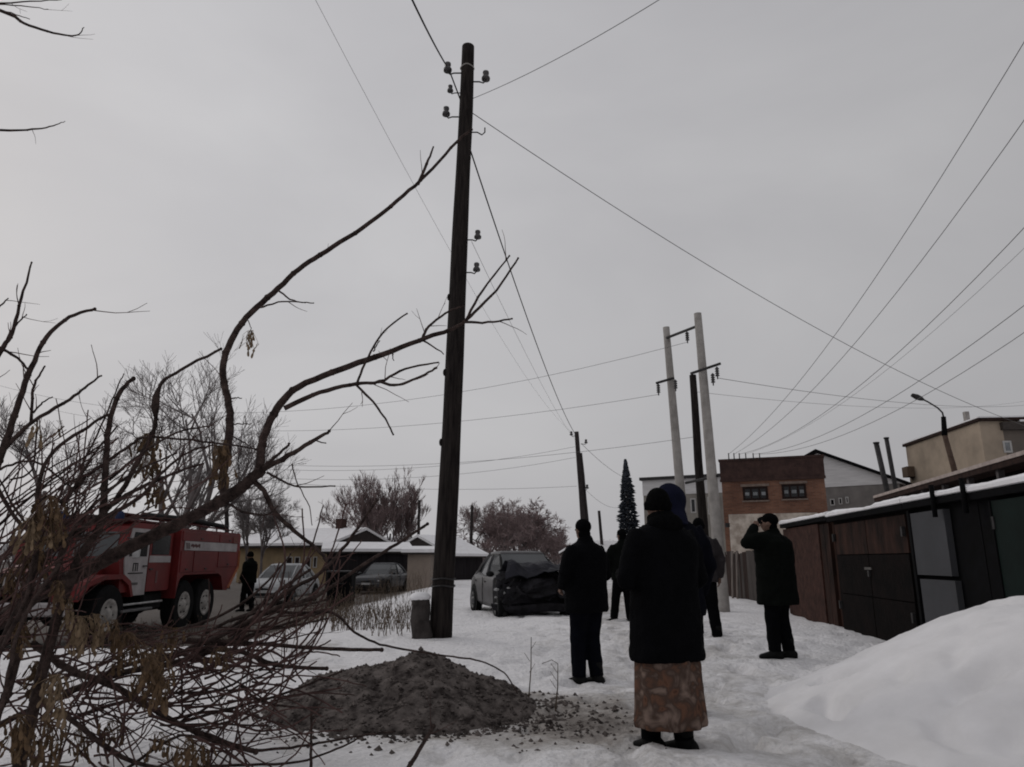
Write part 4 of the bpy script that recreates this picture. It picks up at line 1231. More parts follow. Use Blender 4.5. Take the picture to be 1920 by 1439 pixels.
# bonnet, fenders, grille
rings = []
for (x, wd, zt) in ((3.02, .78, 1.66), (3.6, .70, 1.62), (4.25, .60, 1.52), (4.42, .56, 1.44)):
    rings.append([(x, -wd, 1.0), (x, -wd, zt - .16), (x, -wd * .8, zt - .03), (x, 0, zt), (x, wd * .8, zt - .03), (x, wd, zt - .16), (x, wd, 1.0)])
mb = MB(); mb.loft(rings); hd = fp('bonnet', mb, M_RED, None, True)
mb = MB(); mb.box((4.43, 0, 1.22), (.03, .95, .38)); gr = fp('grille', mb, M_DARKPL, hd)
for k in range(9): 
    mb = MB(); mb.box((4.452, -.40 + k * .1, 1.22), (.02, .03, .36)); fp('grille_bar', mb, M_WHITE, gr)
for s_ in (1, -1):
    arch = [(2.55, .92), (2.70, 1.22), (3.0, 1.36), (3.7, 1.36), (4.25, 1.25), (4.5, .98), (4.5, .90), (4.18, 1.16), (3.68, 1.27), (3.05, 1.27), (2.78, 1.14), (2.63, .90)]
    mb = MB(); mb.prism(arch, s_ * .60, s_ * 1.14); fp('fender', mb, M_RED, hd)
    mb = MB(); mb.lathe([(.02, .12), (.115, .10), (.125, .0), (.05, -.12)], (4.47, s_ * .80, 1.30), 'x', 16); h = fp('headlight', mb, M_HEADL, hd, True)
    mb = MB(); mb.lathe([(.02, .07), (.06, .05), (.06, -.05)], (3.9, s_ * .95, 1.44), 'x', 10); fp('indicator', mb, M_ORANGE, hd, True)
mb = MB(); mb.bbox((4.72, 0, .78), (.12, 2.3, .24), .03); fp('bumper', mb, M_WHITE)
# roof load: rail, ladder, suction hoses, beacons
for s_ in (1, -1):
    mb = MB(); mb.tube([(.6, s_ * 1.05, 2.50), (-2.9, s_ * 1.05, 2.46)], .022, 6)
    for x in (.5, -.6, -1.7, -2.8): mb.tube([(x, s_ * 1.05, 2.36), (x, s_ * 1.05, 2.48)], .018, 6)
    fp('roof_rail', mb, M_REDD, None, True)
lad = None
mb = MB()
for s_ in (.25, .65): mb.tube([(2.4, s_, 2.62), (-2.6, s_, 2.60)], .03, 6)
lad = fp('ladder', mb, M_REDD, None, True)
for k in range(13):
    mb = MB(); x = 2.2 - k * .38; mb.tube([(x, .25, 2.615), (x, .65, 2.615)], .018, 6); fp('rung', mb, M_REDD, lad)
for k, y in enumerate((.98, -.55, -.85)):
    mb = MB(); mb.tube([(2.2, y, 2.60 - .02 * k), (0, y, 2.63), (-2.5, y, 2.54)], .062, 10); fp('suction_hose', mb, M_DARKPL, None, True)
for s_ in (.6, -.6):
    mb = MB(); mb.lathe([(.09, 0), (.09, .12), (.06, .18), (.01, .2)], (2.45, s_, 2.485), 'z', 12); fp('beacon', mb, mat('blue_beacon', (.02, .03, .08)), None, True)
mb = MB(); mb.bbox((1.3, .78, .75), (.9, .35, .4), .05); fp('fuel_tank', mb, M_DARKPL)

# ---- cars
def car(loc, rz, label, paint, crashed=False, roofh=1.47, snow=False, k_len=1.0):
    t = thing('parked_car' if not crashed else 'wrecked_car', loc, label, 'car', None if crashed else 'cars parked on the street', rz)
    P = lambda name, mb, m, par=None, s_=False: (autosmooth(mesh_obj(name, mb, m, par or t, False, world=False), 38) if s_ else mesh_obj(name, mb, m, par or t, False, world=False))
    st = [(-2.13, .70, .40, .72, .86), (-2.08, .76, .30, .78, .98), (-1.85, .82, .24, .84, 1.02), (-1.35, .85, .22, .88, .98), (-.6, .86, .22, .90, .94), (.3, .86, .22, .90, .94), (.85, .86, .22, .89, .95), (1.25, .85, .23, .84, .93), (1.75, .82, .25, .76, .86), (2.03, .75, .28, .66, .76), (2.12, .66, .36, .58, .66)]
    rings = []
    for (x, wd, zb, zs, zt) in st:
        half = [(wd * .86, zb), (wd * .98, zb + .10), (wd, (zb + zs) / 2), (wd * .985, zs - .05), (wd * .95, zs), (wd * .80, zt), (wd * .4, zt + .015)]
        ring = [(x * k_len, -y, z) for y, z in half] + [(x * k_len, y, z) for y, z in reversed(half)]
        rings.append(ring)
    mb = MB()
    # denser lofting for crumpling
    dense = []
    for a, b in zip(rings[:-1], rings[1:]):
        for q in range(4):
            dense.append([tuple(Vector(u).lerp(Vector(v), q / 4)) for u, v in zip(a, b)])
    dense.append(rings[-1])
    if crashed:
        new = []
        for ring in dense:
            rr = []
            for (x, y, z) in ring:
                if x > .55:
                    c = sm((x - .55) / 1.2)
                    n_ = Vector((mn.noise((x * 3, y * 3, z * 3)), mn.noise((x * 3 + 9, y * 3, z * 3)), mn.noise((x * 3, y * 3 + 7, z * 3))))
                    n2_ = Vector((mn.noise((x * 8, y * 8, z * 8)), mn.noise((x * 8 + 9, y * 8, z * 8)), mn.noise((x * 8, y * 8 + 7, z * 8))))
                    x2 = .55 + (x - .55) * (1 - .36 * c) + n_.x * .22 * c + n2_.x * .10 * c
                    y2 = y * (1 + .05 * c) + n_.y * .20 * c + n2_.y * .09 * c
                    z2 = z + c * (.06 if z > .6 else 0) + n_.z * .20 * c + n2_.z * .10 * c
                    x, y, z = x2, y2, max(.08, z2)
                rr.append((x, y, z))
            new.append(rr)
        dense = new
    mb.loft(dense)
    body = P('body', mb, paint, None, True)
    if crashed:
        body.data.materials.append(M_WRECKD)
        for pl in body.data.polygons:
            if pl.center.x > .72 + .12 * mn.noise((pl.center.y * 4, pl.center.z * 4, 1)): pl.material_index = 1
    # cabin: glass block, pillars, roof
    zb, zt = .90, roofh
    def plan(z, k): pass
    lo = [(-1.78, .68), (-.35, .76), (1.05, .68)]; hi = [(-.85, .52), (-.35, .565), (.12, .52)]
    def ring_at(f, z, infl=0):
        pts = []
        for (a, b) in zip(lo, hi):
            pts.append((a[0] + (b[0] - a[0]) * f, a[1] + (b[1] - a[1]) * f + infl))
        return [(x * k_len, -y, z) for x, y in pts] + [(x * k_len, y, z) for x, y in reversed(pts)]
    mb = MB(); mb.loft([ring_at(0, zb - .08), ring_at(.5, (zb + zt) / 2, .012), ring_at(.93, zt - .04)]); P('window_glass', mb, M_CARGLASS)
    rings = []
    for (dx, dz) in ((0, -.065), (0, -.03), (-.05, 0.0), (-.16, .025), (-.4, .035)):
        r0 = ring_at(.93, zt + dz, .012)
        cx_ = -.39
        s_ = 1 + dx
        rings.append([(cx_ + (x - cx_) * s_, y * s_, z) for x, y, z in r0])
    mb = MB(); mb.loft(rings); P('roof', mb, paint, None, True)
    for sy in (1, -1):
        for (a, b, r_) in (((1.05, .69), (.12, .525), .035), ((-.30, .765), (-.33, .575), .032), ((-1.78, .685), (-.85, .525), .06)):
            mb = MB(); mb.tube([(a[0] * k_len, sy * a[1], zb - .03), ((a[0] + b[0]) / 2 * k_len, sy * ((a[1] + b[1]) / 2 + .012), (zb + zt) / 2), (b[0] * k_len, sy * b[1], zt - .05)], r_, 6)
            P('pillar', mb, M_DARKPL if (crashed and a[0] > 0) else paint, None, True)
        if not (crashed and sy == 1):
            mb = MB(); mb.ell((.78 * k_len, sy * .93, .98), (.07, .10, .065), 10, 7); P('mirror', mb, M_DARKPL if crashed else paint, None, True)
        # door seams
        mb = MB()
        for x in (.86, -.32, -1.28): mb.box((x * k_len, sy * .862, .58), (.012, .012, .62))
        P('door_seam', mb, M_DARKPL)
        for x in (-.1, -1.15):
            mb = MB(); mb.box((x * k_len, sy * .868, .80), (.16, .02, .03)); P('door_handle', mb, M_DARKPL if not crashed else paint)
        for x in (1.32, -1.32):
            if crashed and x > 0 : continue
            mb = MB(); mb.lathe([(.375, -.01), (.375, .006), (.30, .008)] if sy > 0 else [(.375, .01), (.375, -.006), (.30, -.008)], (x * k_len, sy * .855, .33), 'y', 24); P('wheel_arch', mb, M_DARKPL)
            wheel(t, (x * k_len, sy * .79, .31), .31, .20, M_RIMG, sy, .66)
    if not crashed:
        mb = MB(); mb.bbox((2.08 * k_len, 0, .42), (.16, 1.46, .22), .04); P('bumper', mb, paint)
        mb = MB(); mb.box((2.165 * k_len, 0, .40), (.012, .9, .11)); P('grille', mb, M_DARKPL)
        mb = MB(); mb.box((2.165 * k_len, 0, .58), (.012, .5, .08)); P('upper_grille', mb, M_DARKPL)
        mb = MB(); mb.box((2.168 * k_len, 0, .50), (.012, .48, .10)); P('number_plate', mb, M_HEADL)
        for sy in (1, -1):
            mb = MB(); mb.ell((2.0 * k_len, sy * .56, .62), (.12, .15, .075), 12, 7); P('headlight', mb, M_HEADL, None, True)
        mb = MB(); mb.bbox((-2.1 * k_len, 0, .45), (.14, 1.5, .25), .04); P('bumper', mb, paint)
        for sy in (1, -1):
            mb = MB(); mb.ell((-2.05 * k_len, sy * .6, .78), (.07, .14, .08), 10, 6); P('tail_light', mb, mat('tail_red', (.12, .01, .01)), None, True)
    return t, P
M_WRECKD = mat('torn_dark_metal', (.020, .019, .023), (.006, .0055, .006), .75, .12, 6, 7, .6, 14)
M_CARSILV = mat('dusty_silver_paint', (.085, .083, .088), (.058, .055, .056), .45, .35, 2.5, 6, metal=.2)
M_CARWHITE = mat('frosted_white_paint', (.42, .43, .44), (.30, .305, .31), .6, .2, 2.5, 6)
M_CARDARK = mat('dark_blue_paint', (.018, .020, .026), (.012, .013, .017), .35, .4, 2.5, 6)
M_WRECKX = mat('torn_dark_metal', (.022, .021, .026), (.008, .007, .008), .7, .15, 6, 7, .6, 14)
M_WRECKB = mat('crumpled_dark_blue_bonnet', (.020, .020, .028), (.011, .011, .015), .6, .2, 4, 7)

# wrecked car
wp = gp(966, 18.0)
wt, P = car((wp.x + .12, wp.y, wp.z - .10), R(-90 + 15), 'silver car with crushed front end standing in the snow behind the man', M_CARSILV, True, 1.47)
rs = random.Random(11)
def crumple_sheet(x0, x1, y0, y1, zf, nx_, ny_, amp, seed):
    mb = MB(); rows = []
    for i in range(nx_ + 1):
        row = []
        for j in range(ny_ + 1):
            x = x0 + (x1 - x0) * i / nx_; y = y0 + (y1 - y0) * j / ny_
            n_ = Vector((mn.noise((x * 2.6, y * 2.6, seed)), mn.noise((x * 2.6, y * 2.6, seed + 5)), mn.noise((x * 2.6, y * 2.6, seed + 9))))
            n2_ = abs(mn.noise((x * 6, y * 6, seed + 2)))
            row.append((x + n_.x * amp, y + n_.y * amp, zf(x, y) + n_.z * amp + n2_ * amp * .9))
        rows.append(row)
    mb.quadgrid(rows)
    lo_ = [[(p[0], p[1], p[2] - .015) for p in r] for r in rows]
    mb.quadgrid(lo_)
    return mb
mb = crumple_sheet(.75, 1.70, -.74, .76, lambda x, y: 1.03 + .16 * math.sin((x - .75) * 3.1) - .30 * max(0, x - 1.35), 12, 16, .16, 3.0); P('crumpled_bonnet', mb, M_WRECKB, None, False)
mb = crumple_sheet(1.2, 1.85, -.80, .95, lambda x, y: .62 - .5 * (x - 1.5), 10, 14, .25, 8.0); P('torn_panel', mb, M_WRECKD)
mb = MB(); mb.ell((1.25, .0, .62), (.52, .72, .34), 16, 10)
mb.v = [(x + .16 * mn.noise((x * 4, y * 4, z * 4)), y + .16 * mn.noise((x * 4 + 5, y * 4, z * 4)), z + .16 * mn.noise((x * 4, y * 4 + 5, z * 4))) for x, y, z in mb.v]
P('engine_bay', mb, M_WRECKD)
for k in range(26):
    x, y, z = rs.uniform(.95, 1.85), rs.uniform(-.95, .98), rs.uniform(.14, .85)
    mb = MB(); mb.box((0, 0, 0), (rs.uniform(.05, .26), rs.uniform(.03, .18), rs.uniform(.02, .12)), M=Matrix.Translation((x, y, z)) @ Euler((rs.uniform(-1, 1), rs.uniform(-1, 1), rs.uniform(-2, 2))).to_matrix().to_4x4())
    P('debris_piece', mb, rs.choice((M_WRECKD, M_WRECKD, M_DARKPL, M_CARSILV)))
for (x, y, z, s_) in ((1.38, -.93, .66, .05), (1.55, -.80, .60, .045), (1.42, -.95, .50, .03), (1.62, -.72, .70, .03), (1.75, .62, .55, .03)):
    mb = MB(); mb.ell((x, y, z), (s_, s_ * 1.5, s_ * .7), 5, 3); P('broken_headlight', mb, M_HEADL)
mb = MB(); mb.tube([(1.1, -.95, .28), (1.55, -.55, .22), (1.85, .1, .30), (1.75, .75, .26), (1.5, 1.18, .42)], [(.03, .10), (.04, .13), (.04, .13), (.04, .12), (.02, .08)], 8); P('hanging_bumper', mb, M_WRECKD, None, True)
for sy in (1, -1): wheel(t := wt, (1.10, sy * .78, .30), .30, .19, M_RIMG, sy, .66)
# front seats and wheel are dark inside

wc = gp(530, 30)
car((wc.x, wc.y, g(wc.x, wc.y)), R(-90 - 4), 'frosty white sedan parked right of the fire engine, seen from the front', M_CARWHITE)
dc = gp(716, 39)
car((dc.x, dc.y, g(dc.x, dc.y)), R(-90 - 12), 'dark blue car parked before the dark wooden shed', M_CARDARK)

# ================================================================== FAR TREES
def grow(rs, limbs, twigs, p, d, ln, r, lev, maxlev, spread, droop=0.0, up=.15, minr=.012):
    """recursive branching; thick pieces go to limbs, thin ones to twigs"""
    pts, rad = [p], [r]
    n = 4
    for i in range(n):
        d = (d + Vector((rs.gauss(0, .10), rs.gauss(0, .10), rs.gauss(0, .06) + up * .25 - droop * .1 * lev))).normalized()
        p = p + d * (ln / n)
        pts.append(p); rad.append(max(minr, r * (1 - .45 * (i + 1) / n)))
    (limbs if lev < 2 else twigs).tube(pts, rad, 7 if lev < 2 else 3, cap=lev < 2)
    if lev >= maxlev: return
    k = rs.randint(3, 5) if lev < maxlev - 1 else rs.randint(4, 6)
    for j in range(k):
        f = rs.uniform(.35, 1.0); i = min(n - 1, int(f * n)); q = pts[i].lerp(pts[i + 1], f * n - i)
        a = rs.uniform(0, 6.283)
        o = d.orthogonal().normalized(); o = (o * math.cos(a) + d.cross(o) * math.sin(a))
        nd = (d * (1 - spread * .5) + o * spread * rs.uniform(.6, 1.2)).normalized()
        grow(rs, limbs, twigs, q, nd, ln * rs.uniform(.5, .72), max(minr, r * .5), lev + 1, maxlev, spread, droop, up, minr)
def bare_tree(px, pyt, Y, label, mt, seed, spread=.75, maxlev=5, stems=1, minr=.012, group='bare trees in the background', up=.15, name='bare_tree', trunkf=.36, lean=(0, 0)):
    rs = random.Random(seed)
    b = gp(px, Y); zt = at(px, pyt, Y).z; h = zt - b.z
    t = thing(name, tuple(b), label, 'tree', group)
    li, tw = MB(), MB()
    for s_ in range(stems):
        o = Vector((rs.uniform(-.4, .4), rs.uniform(-.4, .4), 0)) * (stems > 1)
        d = Vector((rs.gauss(0, .13) + lean[0], rs.gauss(0, .1) + lean[1], 1)).normalized()
        grow(rs, li, tw, b + o - Vector((0, 0, .2)), d, h * trunkf * rs.uniform(.9, 1.1), h * .009 + .02, 0, maxlev, spread, 0, up, minr)
    # normalise height
    zs = [v[2] for v in li.v + tw.v]; k = h / (max(zs) - b.z)
    for m_ in (li, tw): m_.v = [(b.x + (v[0] - b.x) * k, b.y + (v[1] - b.y) * k, b.z + (v[2] - b.z) * k) for v in m_.v]
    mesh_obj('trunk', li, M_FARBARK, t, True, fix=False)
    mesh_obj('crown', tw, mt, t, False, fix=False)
    return t
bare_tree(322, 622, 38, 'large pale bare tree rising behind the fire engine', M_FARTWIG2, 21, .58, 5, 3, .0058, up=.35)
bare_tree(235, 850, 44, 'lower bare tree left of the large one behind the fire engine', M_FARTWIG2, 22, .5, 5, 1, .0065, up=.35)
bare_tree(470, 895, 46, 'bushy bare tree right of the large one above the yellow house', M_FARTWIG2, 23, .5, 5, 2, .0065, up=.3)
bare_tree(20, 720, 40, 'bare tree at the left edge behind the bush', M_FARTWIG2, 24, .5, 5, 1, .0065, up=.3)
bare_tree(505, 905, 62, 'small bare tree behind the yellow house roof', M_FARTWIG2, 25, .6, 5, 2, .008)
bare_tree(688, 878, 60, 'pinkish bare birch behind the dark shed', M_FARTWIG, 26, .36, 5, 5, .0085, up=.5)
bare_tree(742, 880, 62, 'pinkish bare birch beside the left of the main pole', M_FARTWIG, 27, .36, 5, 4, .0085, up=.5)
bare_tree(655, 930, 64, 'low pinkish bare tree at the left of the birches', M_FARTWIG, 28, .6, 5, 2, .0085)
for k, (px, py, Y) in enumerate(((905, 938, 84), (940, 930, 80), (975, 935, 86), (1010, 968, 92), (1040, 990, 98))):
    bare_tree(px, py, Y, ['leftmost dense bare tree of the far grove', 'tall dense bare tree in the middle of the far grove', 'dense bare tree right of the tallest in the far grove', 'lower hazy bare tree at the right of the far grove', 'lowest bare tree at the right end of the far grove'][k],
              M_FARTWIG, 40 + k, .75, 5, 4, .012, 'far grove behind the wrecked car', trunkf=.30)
# far wood closing the horizon
mb = MB(); rs = random.Random(77)
for i in range(5200):
    Y = rs.uniform(150, 230); X = rs.uniform(-260, 330)
    h = 4.5 + 2.5 * mn.noise((X * .03, Y * .02, 0)) + rs.uniform(-1, 1)
    z0 = -.9
    mb.tube([(X, Y, z0), (X + rs.gauss(0, .4), Y, z0 + h * .6), (X + rs.gauss(0, .8), Y, z0 + h)], [.09, .06, .03], 3, False)
    for k in range(5):
        q = rs.uniform(.3, .95); a = Vector((X + rs.gauss(0, .3), Y, z0 + h * q)); mb.tube([a, a + Vector((rs.gauss(0, 1.3), rs.gauss(0, .5), rs.uniform(.3, 1.6)))], [.05, .03], 3, False)
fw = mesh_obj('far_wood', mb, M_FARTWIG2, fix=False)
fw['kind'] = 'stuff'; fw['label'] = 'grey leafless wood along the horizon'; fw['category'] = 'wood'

# blue spruce
b = gp(1184, 46); zt = at(1178, 862, 46).z; h = zt - b.z
t = thing('spruce_tree', tuple(b), 'narrow dark bluish spruce behind the people', 'tree')
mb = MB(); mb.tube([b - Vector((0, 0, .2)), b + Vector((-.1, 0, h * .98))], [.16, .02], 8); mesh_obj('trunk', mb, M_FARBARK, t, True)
mb = MB(); rs = random.Random(9)
for i in range(2600):
    f = rs.random() ** .75; z = b.z + .3 + f * (h - .3); R_ = ((1 - f) ** .72 * 1.02 + .05) * (1 + .25 * mn.noise((f * 9, 2.0, 0)) )
    a = rs.uniform(0, 6.283); ln = R_ * rs.uniform(.5, 1.15) * (1 + .3 * mn.noise((math.cos(a) * 1.5, math.sin(a) * 1.5, f * 12)))
    c = Vector((b.x - .1 * f, b.y, z)); d = Vector((math.cos(a), math.sin(a), rs.uniform(-.35, .12)))
    tip = c + d * ln; st = c + d * ln * rs.uniform(.2, .55); wd = rs.uniform(.05, .11)
    sd_ = d.cross(Vector((0, 0, 1))).normalized() * wd; k = len(mb.v)
    mid = st.lerp(tip, .6); up_ = Vector((0, 0, wd * .6))
    mb.v += [tuple(st), tuple(mid + sd_), tuple(tip), tuple(mid - sd_), tuple(mid + up_), tuple(mid - up_)]
    mb.f += [(k, k + 1, k + 4), (k + 1, k + 2, k + 4), (k + 2, k + 3, k + 4), (k + 3, k, k + 4), (k, k + 5, k + 1), (k + 1, k + 5, k + 2), (k + 2, k + 5, k + 3), (k + 3, k + 5, k)]
mesh_obj('crown', mb, mat('blue_green_needles', (.050, .056, .068), (.026, .030, .037), .9, .1, 2.5), t, fix=False)

# ================================================================== NEAR MAPLE BRUSH (left)
def smooth_path(P, n=5):
    """Catmull-Rom through 3d points"""
    out = []
    for i in range(len(P) - 1):
        p0, p1, p2, p3 = P[max(0, i - 1)], P[i], P[i + 1], P[min(len(P) - 1, i + 2)]
        for k in range(n):
            t = k / n
            out.append(.5 * ((2 * p1) + (p2 - p0) * t + (2 * p0 - 5 * p1 + 4 * p2 - p3) * t * t + (3 * p1 - p0 - 3 * p2 + p3) * t ** 3))
    out.append(P[-1])
    return out
def bpath(pix, Y0, Y1, w0, w1, knob=0.12, seed=0, root=False):
    P = [at(px, py, Y0 + (Y1 - Y0) * i / (len(pix) - 1)) for i, (px, py) in enumerate(pix)]
    if root:
        q = P[0]; P.insert(0, Vector((q.x - .12, q.y + .05, g(q.x, q.y) - .15)))
    S = smooth_path(P)
    rad = []
    for i, p in enumerate(S):
        k = i / (len(S) - 1); Y = p.y
        rad.append((w0 + (w1 - w0) * k) / 2 / F * Y * (1 + knob * mn.noise((k * 14, seed, 3))))
    jit = [p + Vector((mn.noise((i * .9, seed, 1)), mn.noise((i * .9, seed, 4)), mn.noise((i * .9, seed, 8)))) * .006 for i, p in enumerate(S)]
    return jit, rad
def samara(mb, c, rs, s_, hang=True):
    """one winged maple key"""
    d = Vector((rs.gauss(0, .28), rs.gauss(0, .28), -1)).normalized()
    sd_ = d.orthogonal().normalized(); a = rs.uniform(0, 6.28); sd_ = (sd_ * math.cos(a) + d.cross(sd_) * math.sin(a))
    n_ = d.cross(sd_) * s_ * .05
    k = len(mb.v); L_ = s_
    prof = [(0, .05), (.18, .13), (.35, .08), (.6, .17), (.85, .17), (1.0, .06)]
    for sg in (1, -1):
        for (q, wd) in prof:
            bend = Vector((0, 0, 0)) + d.cross(sd_) * s_ * .12 * q * q
            mb.v.append(tuple(c + d * L_ * q + sd_ * wd * L_ + n_ * sg * (1.2 if q < .3 else .3) + bend)); mb.v.append(tuple(c + d * L_ * q - sd_ * wd * L_ * .6 + n_ * sg * (1.2 if q < .3 else .3) + bend))
    n = len(prof)
    for i in range(n - 1):
        a0 = k + 2 * i; mb.f.append((a0, a0 + 1, a0 + 3, a0 + 2)); b0 = k + 2 * n + 2 * i; mb.f.append((b0, b0 + 2, b0 + 3, b0 + 1))
def cluster(parent, px, py, Y, cnt, wpx, hpx, rs, m):
    mb = MB()
    top = at(px, py - hpx * .55, Y)
    for i in range(int(cnt * (1.5 if cnt > 8 else 1))):
        q = at(px + rs.gauss(0, wpx * .30), py + rs.uniform(-.5, .25) * hpx, Y + rs.gauss(0, .05))
        mb.tube([top + Vector((rs.gauss(0, .01), 0, 0)), top.lerp(q, .6) + Vector((rs.gauss(0, .01), 0, .01)), q], .0011, 3, False)
        samara(mb, q, rs, rs.uniform(.045, .068), True)
    mesh_obj('seed_cluster', mb, m, parent, fix=False)

class Bush:
    def __init__(s, name, px, Y, label, cat='bush', loc=None):
        b = loc or Vector((at(px, 1400, Y).x, Y, 0)); b.z = g(b.x, b.y)
        s.t = thing(name, tuple(b), label, cat); s.tw = MB(); s.rs = random.Random(hash(name) % 1000 if False else len(name) * 7 + 3); s.paths = []
    def br(s, pix, Y0, Y1, w0, w1, root=False, m=None, name='branch', buds=True):
        sd_ = len(s.paths) * 1.7
        P, r = bpath(pix, Y0, Y1, w0, w1, .12, sd_, root)
        mb = MB(); mb.tube(P, r, 9)
        for i in range(4, len(P) - 1, 5):      # swollen nodes
            if w0 > 5: mb.ell(P[i], (r[i] * 1.25,) * 2 + (r[i] * 1.1,), 8, 5)
        if buds: mb.ell(P[-1], (r[-1] * 1.35,) * 3, 7, 5)
        mesh_obj(name, mb, m or M_BARK, s.t, True, fix=False)
        s.paths.append((P, r))
        return P, r
    def tg(s, pix, Y0, Y1, w0, w1):
        P, r = bpath(pix, Y0, Y1, w0, w1, .1, s.rs.random() * 50); s.tw.tube(P, r, 5)
        s.paths.append((P, r)); return P
    def side_twigs(s, n, lmin, lmax, upb=.3, rmax=.004):
        src = [p for p in s.paths if len(p[0]) > 6]
        for i in range(n):
            P, r = s.rs.choice(src); j = s.rs.randint(2, len(P) - 2)
            d = (P[j + 1] - P[j]).normalized(); o = d.orthogonal().normalized(); a = s.rs.uniform(0, 6.28)
            o = o * math.cos(a) + d.cross(o) * math.sin(a)
            dd = (d * .9 + o * s.rs.uniform(.5, 1.1) + Vector((0, 0, upb))).normalized(); ln = s.rs.uniform(lmin, lmax); q = P[j]; pts = [q]
            for k in range(5):
                dd = (dd + Vector((s.rs.gauss(0, .09), s.rs.gauss(0, .09), s.rs.gauss(0, .09) + .03))).normalized(); q = q + dd * ln / 5; pts.append(q)
            r0 = min(rmax, r[j] * .6)
            s.tw.tube(pts, [r0 * (1 - .12 * k) for k in range(6)], 5)
            if s.rs.random() < .5:
                b0 = pts[3]; d2 = (dd + Vector((s.rs.gauss(0, .6), s.rs.gauss(0, .6), s.rs.gauss(0, .5)))).normalized()
                s.tw.tube([b0, b0 + d2 * ln * .2, b0 + d2 * ln * .4 + Vector((0, 0, .01))], [r0 * .6, r0 * .5, r0 * .4], 4)
    def done(s, m=M_TWIG):
        o = mesh_obj('twigs', s.tw, m, s.t, True, fix=False); o['kind'] = 'stuff'

# ---- A: leaning maple with the two long limbs reaching to the pole
A = Bush('maple_sapling', -160, 4.3, 'leaning leafless maple whose two long limbs reach across to the pole', 'tree')
A.br([(-220, 1330), (-110, 1235), (0, 1165), (60, 1120), (140, 1080), (230, 1032), (330, 984), (430, 930), (492, 880)], 4.3, 4.0, 36, 20, True, M_BARK, 'trunk', False)
A.br([(422, 934), (417, 900), (427, 840), (431, 775), (418, 705), (428, 652), (462, 596), (512, 550), (560, 505), (612, 471), (680, 428), (745, 377), (800, 328), (855, 268), (884, 243)], 4.04, 4.7, 17, 5, name='limb')
A.br([(784, 346), (803, 300), (812, 276)], 4.55, 4.6, 7, 3)
A.br([(522, 545), (550, 564), (588, 569)], 4.2, 4.2, 4, 2); A.br([(488, 577), (530, 566), (572, 568)], 4.18, 4.1, 4, 2)
A.br([(487, 880), (495, 822), (520, 766), (560, 726), (640, 692), (720, 664), (800, 633), (850, 616), (882, 594), (930, 545), (972, 484)], 4.0, 4.6, 17, 3.5, name='limb')
A.br([(874, 600), (905, 545), (955, 480)], 4.45, 4.55, 6, 3); A.br([(868, 604), (915, 605), (960, 598)], 4.45, 4.4, 6, 3)
A.br([(790, 640), (805, 612), (842, 584), (868, 575)], 4.35, 4.4, 6, 3); A.br([(795, 640), (832, 664)], 4.35, 4.3, 4, 2)
A.br([(533, 766), (600, 736), (668, 720), (712, 716), (760, 692), (822, 680)], 4.05, 4.3, 10, 3); A.br([(708, 716), (748, 722), (790, 706), (818, 690)], 4.2, 4.1, 6, 4)
A.br([(668, 721), (700, 755), (722, 785), (737, 815)], 4.15, 4.1, 5, 3); A.br([(670, 718), (690, 670), (720, 622), (763, 588)], 4.15, 4.3, 5, 3)
A.br([(488, 882), (540, 855), (590, 825), (617, 810)], 4.0, 3.95, 12, 5); A.br([(500, 872), (520, 854), (543, 832)], 4.0, 4.05, 7, 4); A.br([(590, 826), (610, 832)], 3.97, 3.95, 3, 2)
A.br([(500, 886), (530, 902), (560, 913), (628, 912)], 4.0, 4.1, 5, 2.5); A.br([(548, 870), (555, 900), (580, 950), (585, 985)], 3.97, 4.0, 2.5, 1.5)
A.br([(470, 898), (495, 922), (512, 956), (550, 995), (590, 1026), (612, 1050)], 4.0, 4.15, 10, 6)
A.br([(415, 935), (455, 960), (500, 965), (520, 950)], 4.04, 3.95, 5, 3)
for (a, b_) in (((431, 750), (452, 747)), ((430, 798), (470, 796)), ((428, 815), (480, 845)), ((700, 660), (712, 640)), ((735, 660), (738, 676))): A.br([a, ((a[0] + b_[0]) / 2, (a[1] + b_[1]) / 2 - 2), b_], 4.1, 4.05, 3, 1.6)
rs = random.Random(4)
cluster(A.t, 470, 648, 4.05, 12, 22, 50, rs, M_SEEDL)
A.br([(462, 598), (470, 612), (471, 628)], 4.1, 4.0, 2, 1.2)
for (px, py, c, w_, h_) in ((410, 880, 26, 40, 80), (275, 865, 36, 55, 95), (290, 930, 16, 40, 60), (420, 850, 12, 30, 45)): cluster(A.t, px, py, 3.8, c, w_, h_, rs, M_SEED)
A.side_twigs(26, .10, .28, .1, .003)
A.done()

# ---- B: upright many-stemmed maple bush at the left edge
B = Bush('maple_bush', -20, 3.6, 'dense leafless maple bush with hanging seed bunches at the left edge')
T = lambda pix, w0, w1, y0=3.5, y1=3.5, root=False: B.br(pix, y0, y1, w0, w1, root)
T([(40, 1420), (80, 1260), (110, 1150), (150, 1045), (188, 985), (197, 900), (204, 800), (224, 738), (250, 710)], 22, 7, 3.5, 3.6, True)
T([(-40, 1420), (20, 1280), (40, 1180), (60, 1090), (100, 1030), (160, 990), (215, 940), (262, 858), (290, 800), (300, 725), (340, 694), (415, 655)], 16, 5, 3.4, 3.7, True)
mb = MB(); P0 = [at(292, 785, 3.62), at(291, 765, 3.62), at(293, 745, 3.62), at(297, 728, 3.62)]; mb.tube(P0, [.008, .021, .019, .008], 9); mesh_obj('bud', mb, M_BARK, B.t, True)
T([(-80, 1350), (10, 1190), (60, 1080), (70, 985), (72, 915), (98, 850), (165, 800), (203, 778)], 13, 5, 3.3, 3.5, True)
